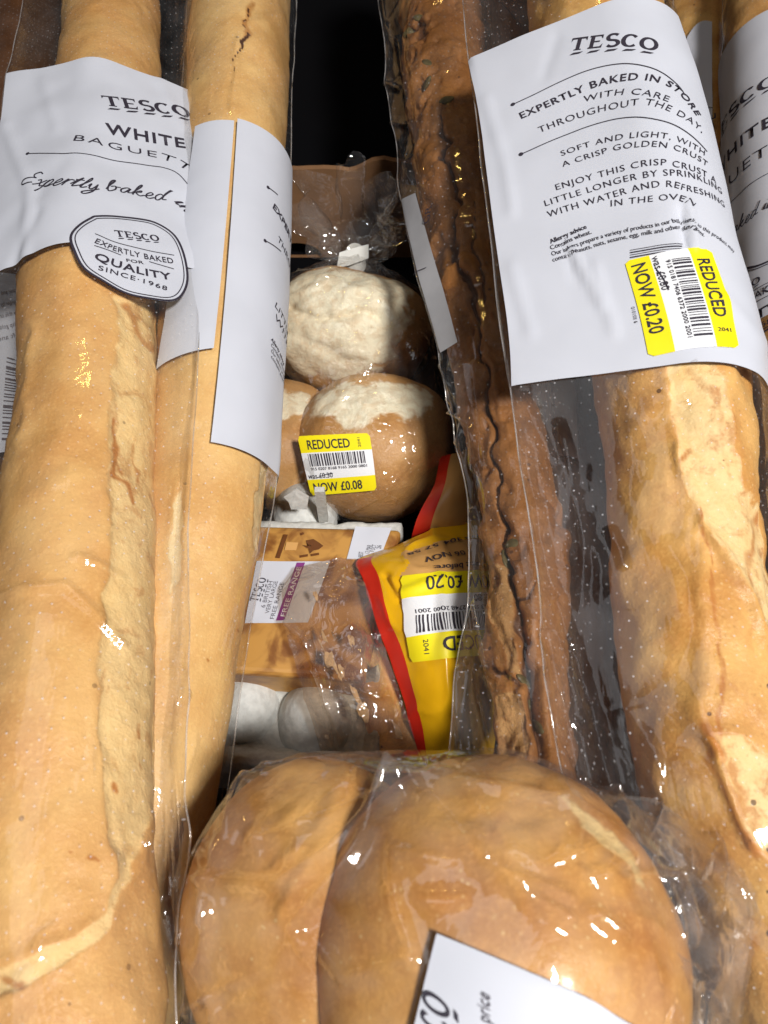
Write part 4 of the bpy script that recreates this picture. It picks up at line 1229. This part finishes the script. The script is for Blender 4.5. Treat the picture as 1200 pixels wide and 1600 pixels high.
sticker(sK, filmK, [(sK.X[0, 0], 0), (sK.X[0, -1], 0), (sK.X[-1, -1], sK.S[-1]), (sK.X[-1, 0], sK.S[-1])], lay_price('£0.08', '£0.30', '915 0207 8168 9165 2000 0801', 8), off=.0006)

# ---- L: egg carton
tL = empty('egg_carton', at(480, 950, .003), 'white moulded egg carton in a brown printed paper sleeve below the rolls', 'egg carton')
ZT = .062


def slab(quad, z1_, z0_, name, material, parent, bev=.002, nsub=1):
    bm = bmesh.new()
    top = [bm.verts.new(at(px, py, z1_)) for px, py in quad]
    bot = [bm.verts.new((v.co.x, v.co.y, z0_)) for v in top]
    bm.faces.new(top); bm.faces.new(bot[::-1])
    for i in range(4): bm.faces.new((top[i], bot[i], bot[(i + 1) % 4], top[(i + 1) % 4]))
    bmesh.ops.recalc_face_normals(bm, faces=bm.faces)
    bmesh.ops.bevel(bm, geom=bm.edges[:], offset=bev, segments=3, profile=.5, affect='EDGES')
    me = bpy.data.meshes.new(name); bm.to_mesh(me); bm.free(); me.materials.append(material)
    for f_ in me.polygons: f_.use_smooth = False
    o = bpy.data.objects.new(name, me); COL.objects.link(o); o.parent = parent; o.matrix_parent_inverse = parent_matrix(parent).inverted()
    return o


def tray():
    # open pulp tray: rim sheet with wells, walls going down
    c = [at(*q, ZT - .012) for q in ((318, 1192), (590, 1212), (630, 818), (382, 812))]
    c = [np.array(q) for q in c]; nu, nv = 90, 60
    a, b = np.meshgrid(np.linspace(-.02, 1.02, nu), np.linspace(-.02, 1.02, nv), indexing='ij'); a_ = a[..., None]; b_ = b[..., None]
    P = (c[0] * (1 - b_) + c[1] * b_) * (1 - a_) + (c[3] * (1 - b_) + c[2] * b_) * a_
    edge = np.minimum(np.minimum(a, 1 - a) * 6, np.minimum(b, 1 - b) * 5)
    P[..., 2] -= sstep(.15, .75, edge) * .017
    P[..., 2] += np.where(edge < 0, edge * .12, 0) * 3
    P[..., 2] += np.exp(-((a - .335) / .02) ** 2) * .026 * (edge > .2)
    P += fbm(P, 160, 2, 5)[..., None] * .0006
    mesh_obj('tray', P.reshape(-1, 3), grid_faces(nu, nv), M['pulp'], tL)


tray()
for px, py, rx, rz in ((384, 1106, .0185, .024), (494, 1132, .0185, .026), (476, 812, .0185, .024), (602, 1160, .018, .016)):
    c = at(px, py, ZT - .037)
    u = np.linspace(0, np.pi * .62, 26); a = np.linspace(0, 2 * np.pi, 48, endpoint=False); U, A = np.meshgrid(u, a, indexing='ij')
    rib = 1 + .010 * np.sin(26 * U)
    P = c + np.stack((np.sin(U) * np.cos(A) * rx * rib, np.sin(U) * np.sin(A) * rx * 1.2 * rib, np.cos(U) * rz), -1)
    mesh_obj('moulded_dome', P.reshape(-1, 3), [f_[::-1] for f_ in grid_faces(26, 48, True)], M['pulp_white'], tL)
qs = [(345, 1050), (570, 1062), (628, 826), (395, 820)]
slv = slab(qs, ZT, ZT - .030, 'sleeve', M['sleeve'], tL, .003)


def flat_surf(quad, z, nu=30, nv=30):
    c = [at(*q, z) for q in quad]
    a, b = np.meshgrid(np.linspace(0, 1, nu), np.linspace(0, 1, nv), indexing='ij'); a = a[..., None]; b = b[..., None]
    return Surf((c[0] * (1 - b) + c[1] * b) * (1 - a) + (c[3] * (1 - b) + c[2] * b) * a)


sL = flat_surf([(345, 1050), (570, 1062), (628, 826), (395, 820)], ZT)
sL = Surf(sL.P + sL.N * (np.abs(fbm(sL.P, 60, 2, 3)) * .0008)[..., None])
p = Print(sL)
z5 = lambda x, y: (360 + x * .21667, 760 + y * .21667)
P5 = lambda x, y: p.P(z5(x, y))
p.quad([P5(105, 990), P5(560, 985), P5(720, 545), P5(190, 540)], M['paper'], .0006, 16, 16)
p.quad([P5(838, 530), P5(1080, 520), P5(1150, 290), P5(905, 270)], M['paper'], .0006, 8, 8)
p.quad([P5(330, 972), P5(390, 970), P5(540, 555), P5(480, 555)], M['purple'], .0009, 8, 8)
p.text('', z5(196, 838), z5(262, 672), cap=.0040, kind='word', off=.0009)
for body, a, b, cp_ in (('6 BRITISH', (250, 880), (308, 690), .0020), ('VERY LARGE', (280, 922), (345, 690), .0020), ('FREE RANGE', (316, 962), (390, 700), .0020)):
    p.text(body, z5(*a), z5(*b), cap=cp_, off=.0009, m='ink_grey')
p.text('FREE RANGE', z5(395, 945), z5(515, 590), cap=.0022, off=.0012, m='sticker_white')
for body, a, b in (('12 MAR', (1000, 490), (1020, 430)), ('9 OCT', (1035, 480), (1055, 430)), ('BEST', (955, 515), (960, 475)), ('26', (1085, 455), (1090, 430))):
    p.text(body, z5(*a), z5(*b), cap=.0022, off=.0009)
# printed hen and fence, a pattern of the sleeve's picture
hen = [(520, 430), (560, 440), (545, 395), (600, 385), (640, 410), (672, 435), (640, 460), (600, 470), (575, 490), (565, 455)]
p.fan(np.array([P5(*q) for q in hen]), M['pack_tan'], .0006, 3)
dk = plain('brown_print', (.13, .045, .012), .4, .4)
M['brown_print'] = dk
p.fan(np.array([P5(520 + (x - 520), y) for x, y in hen]), dk, .0009, 3)
p.line([z5(400, 350), z5(365, 450), z5(340, 520)], .0022, m='brown_print', off=.0006)
p.quad([P5(390, 465), P5(475, 465), P5(490, 410), P5(405, 405)], M['pack_tan'], .0007, 3, 3)
for q in ((505, 350, 530, 340), (500, 510, 560, 500), (580, 500, 640, 490)): p.line([z5(q[0], q[1]), z5(q[2], q[3])], .0014, m='brown_print', off=.0006)
p.build('label', slv)
# loose white tab sticking up beside the tray
c = at(470, 796, .062)
V = [c + np.array(q) for q in ((-.005, 0, 0), (.003, 0, 0), (.005, .002, .010), (-.001, .004, .014), (-.008, .002, .009), (-.006, .002, .004))]
mesh_obj('torn_tab', V, [(0, 1, 2, 3), (0, 3, 4, 5)], M['pulp_white'], tL, False)
V, F = boxmesh(c[0] + .008, c[0] + .013, c[1] + .002, c[1] + .005, .045, .076); mesh_obj('locking_tab', V, F, M['pulp'], tL, False)


# ---- M: yellow and red pack of rolls
def patch(rows, nu, nv):
    """rows (near to far) of (px,py,z): smooth sheet through them"""
    W = np.array([[at(*q) for q in r_] for r_ in rows])
    A = np.array([crom(W[i], nv) for i in range(len(W))])
    return np.stack([crom(A[:, j], nu) for j in range(nv)], 1)


def pack(label_txt, group, rows_print, rows_clear, name, z_under, seed):
    t = empty(name, at(rows_print[0][0][0], rows_print[0][0][1], .003), label_txt, 'bread rolls', group)
    return t


tM = empty('roll_pack', at(640, 1050, .003), 'yellow and red printed pack of pastries with an upside down yellow price sticker', 'pastry pack', 'printed bakery packs')
rowsM = [[(662, 1206, .045), (690, 1200, .050), (725, 1196, .046), (765, 1192, .036)],
         [(640, 1130, .062), (690, 1120, .072), (740, 1112, .066), (785, 1105, .045)],
         [(614, 1050, .070), (680, 1040, .084), (745, 1032, .078), (800, 1028, .050)],
         [(588, 970, .074), (660, 960, .088), (740, 950, .082), (800, 945, .052)],
         [(566, 905, .072), (640, 890, .086), (735, 878, .082), (795, 872, .052)],
         [(556, 874, .066), (630, 862, .078), (725, 850, .074), (780, 848, .050)],
         [(600, 858, .058), (650, 838, .066), (715, 815, .062), (770, 812, .046)]]
PM = patch(rowsM, 90, 70)
nM = grid_normals(PM)
QM = proj(PM)
PM = PM + nM * (fbm(PM, 45, 3, 401) * .0011 + np.clip(ridged(PM * [1, .6, 1], 60, 405), 0, 1) ** 4 * .0012 + np.exp(-(seg_dist(QM, [(690, 905), (622, 930), (612, 905)]) / 5) ** 2) * .0014 - np.exp(-(seg_dist(QM, [(600, 900), (625, 940)]) / 6) ** 2) * .0018
                  + np.exp(-(seg_dist(QM, [(725, 1040), (712, 1140), (700, 1190)]) / 7) ** 2) * .0016)[..., None]
nu, nv = PM.shape[:2]
# colour bands follow the columns: red stripe first, then yellow, tan flap at the far rows
fi = []
for i in range(nu - 1):
    for j in range(nv - 1):
        q = QM[i:i + 2, j:j + 2].mean((0, 1))
        if poly_sd(q[None], [(625, 862), (700, 846), (770, 836), (770, 868), (740, 895), (622, 902), (640, 880)])[0] > 0: fi.append(2)
        else: fi.append(1 if j < 8 and i < 76 else 0)
wr = mesh_obj('wrapper', PM.reshape(-1, 3), grid_faces(nu, nv), [M['pack_yellow'], M['pack_red'], M['pack_tan']], tM, True, fi)
sM = Surf(PM)
c5 = lambda x, y: (560 + x * .2875, 760 + y * .2875)
cc = [sM.pix(*c5(*q)) for q in ((770, 470), (228, 492), (286, 962), (800, 1020))]
sticker(sM, wr, [cc[0], cc[1], cc[2], cc[3]] if False else [sM.pix(772, 893), sM.pix(625, 902), sM.pix(644, 1035), sM.pix(784, 1024)], lay_price('£0.20', '£0.80', '915 0263 5514 2748 2000 2001', 17), off=.0012)
p = Print(sM)
for body, a, b, cp_ in (('15 8 304 57 58', (745, 836), (636, 866), .0026), ('06 NOV', (724, 862), (662, 873), .0036), ('best before:', (745, 880), (678, 886), .0026)):
    p.text(body, a, b, cap=cp_, off=.0009, weight=.014)
p.build('date_print', wr)
# clear window with the pastry behind it
rowsW = [[(520, 1225, .040), (560, 1222, .044), (610, 1214, .046), (662, 1206, .046)],
         [(500, 1165, .056), (545, 1150, .064), (600, 1140, .066), (640, 1130, .063)],
         [(470, 1070, .068), (515, 1062, .076), (570, 1055, .078), (614, 1050, .071)],
         [(450, 990, .071), (495, 982, .078), (545, 975, .080), (588, 970, .075)],
         [(440, 925, .071), (480, 915, .077), (525, 908, .079), (566, 905, .073)],
         [(460, 885, .069), (495, 880, .073), (530, 876, .073), (556, 874, .067)]]
PW = patch(rowsW, 80, 60); nW = grid_normals(PW); QW = proj(PW)
dW = np.clip(ridged(PW * [.5, 1.6, 1], 70, 411), 0, 1) ** 3 * .0016 + fbm(PW, 40, 2, 412) * .001
dW = dW + np.exp(-(seg_dist(QW, [(450, 975), (478, 1000), (500, 1060), (520, 1110), (545, 1190)]) / 6) ** 2) * .003 + np.exp(-(seg_dist(QW, [(492, 990), (500, 1050), (516, 1100)]) / 3) ** 2) * .002
PW2 = PW + nW * dW[..., None]
mesh_obj('clear_window', PW2.reshape(-1, 3), grid_faces(80, 60), M['film_smoky'], tM)
o, v = blob('pastry', 612, 1065, .037, .018, .056, .022, M['crusty_bread'], tM, 421, lump=.0024, yaw=.20, tilt=0, pale=[([(556, 960), (575, 950), (600, 1040), (590, 1060), (565, 1010)], 8, .0015)])
rg = random.Random(9)
fl = ((503, 992, .006), (520, 990, .005), (498, 1005, .006), (512, 1030, .008), (520, 1038, .007), (530, 1052, .006), (556, 1090, .009), (566, 1108, .009), (570, 1120, .007), (548, 1000, .005), (622, 1142, .008), (492, 930, .005), (532, 1046, .005), (552, 998, .006))
for i, (px, py, s_) in enumerate(fl):
    k = np.argmin(np.hypot(QW[..., 0] - px, QW[..., 1] - py)); c = PW.reshape(-1, 3)[k] - nW.reshape(-1, 3)[k] * .002
    an = rg.uniform(0, 3); V = [];
    for layer in (0, -.0008):
        for j in range(11):
            t = 2 * np.pi * j / 11; r_ = s_ * .45 * (1 + rg.uniform(-.45, .35)) if layer == 0 else None
            if layer == 0:
                x, y = math.cos(t) * r_ * .55, math.sin(t) * r_ * 1.2
                V.append(c + np.array((x * math.cos(an) - y * math.sin(an) * .5, x * math.sin(an) + y, rg.uniform(-.0006, .0006))))
            else:
                V.append(V[j] + np.array((0, 0, layer)))
    F = [tuple(range(11)), tuple(range(21, 10, -1))] + [(j, 11 + j, 11 + (j + 1) % 11, (j + 1) % 11) for j in range(11)]
    mesh_obj('crumb_flake', V, F, M['flake'], tM, False)

# ---- N: second pack behind
tN = empty('roll_pack', at(690, 800, .003), 'red edged pack tucked behind the yellow one against the seeded baguette', 'pastry pack', 'printed bakery packs')
PN = patch([[(640, 850, .050), (675, 846, .056), (715, 838, .056), (765, 830, .04)], [(652, 815, .062), (685, 808, .068), (720, 800, .066), (765, 795, .045)], [(676, 765, .068), (700, 758, .074), (730, 750, .07), (765, 745, .05)], [(688, 715, .060), (710, 708, .064), (735, 700, .06), (760, 700, .045)]], 40, 40)
PN = PN + grid_normals(PN) * (fbm(PN, 50, 3, 441) * .0014)[..., None]
mesh_obj('wrapper', PN.reshape(-1, 3), grid_faces(40, 40), [M['pack_tan'], M['pack_red']], tN, True, [1 if j < 10 else 0 for i in range(39) for j in range(39)])
blob('pastry', 725, 790, .032, .024, .034, .022, M['shaded_bread'], tN, 451)

# ================================================================== front bag of buns
tP = empty('bag_of_buns', at(720, 1500, .003) * [1, 1, 0] + np.array((0, 0, .03)), 'clear bag of round glossy golden buns in the foreground', 'bread buns')
pts = []
o, v = blob('bun', 782, 1496, .156, .0530, .0555, .037, M['bun_bread'], tP, 501, lump=.0016, flat=1., pale=[([(880, 1235), (940, 1275), (990, 1335), (1010, 1380), (980, 1350), (920, 1290)], 14, .0004)], ridges=[([(690, 1260), (760, 1275), (830, 1280)], 14, -.001)], n=(90, 140)); pts.append(v)
o, v = blob('bun', 492, 1428, .131, .0415, .0475, .035, M['bun_bread'], tP, 511, lump=.0016, pale=[([(570, 1205), (600, 1215), (612, 1240), (585, 1235)], 8, .0005)], n=(90, 140)); pts.append(v)
allp = np.concatenate([v.mean(0) + (v - v.mean(0)) * 1.03 for v in pts])
ext = [at(300, 1500, .125), at(296, 1440, .125), at(300, 1640, .12), at(345, 1300, .125), at(378, 1210, .118), at(420, 1195, .120), at(1186, 1400, .148), at(1165, 1355, .146), at(1160, 1600, .142), at(1150, 1700, .14), at(880, 1212, .14), at(1000, 1262, .142), at(720, 1200, .145), at(320, 1750, .12), at(1000, 1800, .14)]
filmP, bvP = wrap_film('plastic_bag', list(allp[::2]) + ext, M['film_bun'], tP, .0013, 520, .0004, 3, f=40, cut=(920, 1050, 2.), folds=[long_folds(11, 9, (330, 1240, 600, 1560), 120, 35, (90, 220)), long_folds(12, 12, (620, 1230, 1000, 1480), 40, 40, (80, 220))],
                       creases=[([(320, 1378), (440, 1384), (520, 1335), (625, 1228)], 10, .0042), ([(625, 1228), (560, 1330), (470, 1450), (480, 1480)], 12, .0040), ([(640, 1225), (720, 1310), (780, 1360), (840, 1410), (890, 1440)], 10, .0028), ([(870, 1225), (900, 1290), (890, 1340)], 11, .0028),
                                ([(620, 1235), (500, 1290), (400, 1320)], 9, .0030), ([(390, 1225), (350, 1330), (330, 1440)], 10, .0034), ([(320, 1340), (335, 1420), (318, 1500)], 9, .003), ([(300, 1500), (340, 1560), (350, 1620)], 9, .003), ([(500, 1470), (540, 1530), (640, 1500)], 11, .0026),
                                ([(650, 1225), (760, 1230), (900, 1260), (1010, 1340)], 9, .0026), ([(930, 1430), (970, 1460)], 10, .003), ([(940, 1370), (985, 1345)], 9, .0026), ([(560, 1210), (640, 1230), (700, 1212)], 8, .003), ([(800, 1330), (850, 1360), (935, 1330)], 10, .0024)])
# slack film gathered into crumpled wings either side of the buns


def wing(rows, nu, nv, seed, amp, folds):
    Pw = patch(rows, nu, nv); nw = grid_normals(Pw); fh = fold_height(proj(Pw), folds, 7, amp, seed)
    v_ = np.linspace(0, 1, nv)[None, :]
    a_ = np.clip(ridged(Pw * [1, .6, 1], 42, seed), 0, 1) ** 3 + .7 * np.clip(ridged(Pw * [1.3, .5, 1], 60, seed + 4), 0, 1) ** 4 + .5 * fbm(Pw, 30, 2, seed + 8)
    Pw = Pw + nw * ((a_ * amp * .22 + fh) * np.sin(np.pi * np.clip(v_ * .96 + .02, 0, 1)) ** .5)[..., None]
    mesh_obj('slack_film', Pw.reshape(-1, 3), grid_faces(nu, nv), M['film_bun'], tP)


wing([[(960, 1640, .182), (1060, 1640, .172), (1150, 1640, .146)], [(985, 1500, .178), (1085, 1500, .168), (1166, 1500, .147)], [(985, 1400, .174), (1095, 1400, .166), (1182, 1402, .148)], [(950, 1310, .170), (1050, 1310, .161), (1150, 1330, .147)], [(850, 1232, .160), (960, 1245, .154), (1040, 1262, .143)]], 190, 130, 531, .0060, long_folds(13, 30, (900, 1250, 1170, 1600), 75, 65, (70, 200)))
wing([[(300, 1640, .122), (340, 1640, .140), (390, 1640, .150)], [(294, 1480, .124), (330, 1470, .142), (380, 1460, .152)], [(318, 1370, .124), (352, 1360, .140), (410, 1350, .150)], [(350, 1280, .122), (390, 1280, .136), (450, 1280, .146)], [(380, 1206, .118), (430, 1206, .126), (480, 1212, .130)]], 130, 60, 541, .0036, long_folds(14, 10, (300, 1220, 430, 1600), 100, 35, (70, 180)))
sP = drape(bvP, [(640, 1640), (1090, 1640), (985, 1590), (684, 1458)], 30, 36, .19, .0016, 60)
p = Print(sP)
X, S = sP.X, sP.S
Gq = sP.P
p.V.append(Gq.reshape(-1, 3)); p.F += grid_faces(30, 36); p.m += [p._mi(M['paper'])] * (29 * 35); p.n += 30 * 36
p.text('', (712, 1760), (704, 1572), cap=.0062, kind='word', off=.0006)
p.text('baps price', (768, 1640), (766, 1555), cap=.0028, off=.0006, m='ink_grey')
p.build('label', filmP)
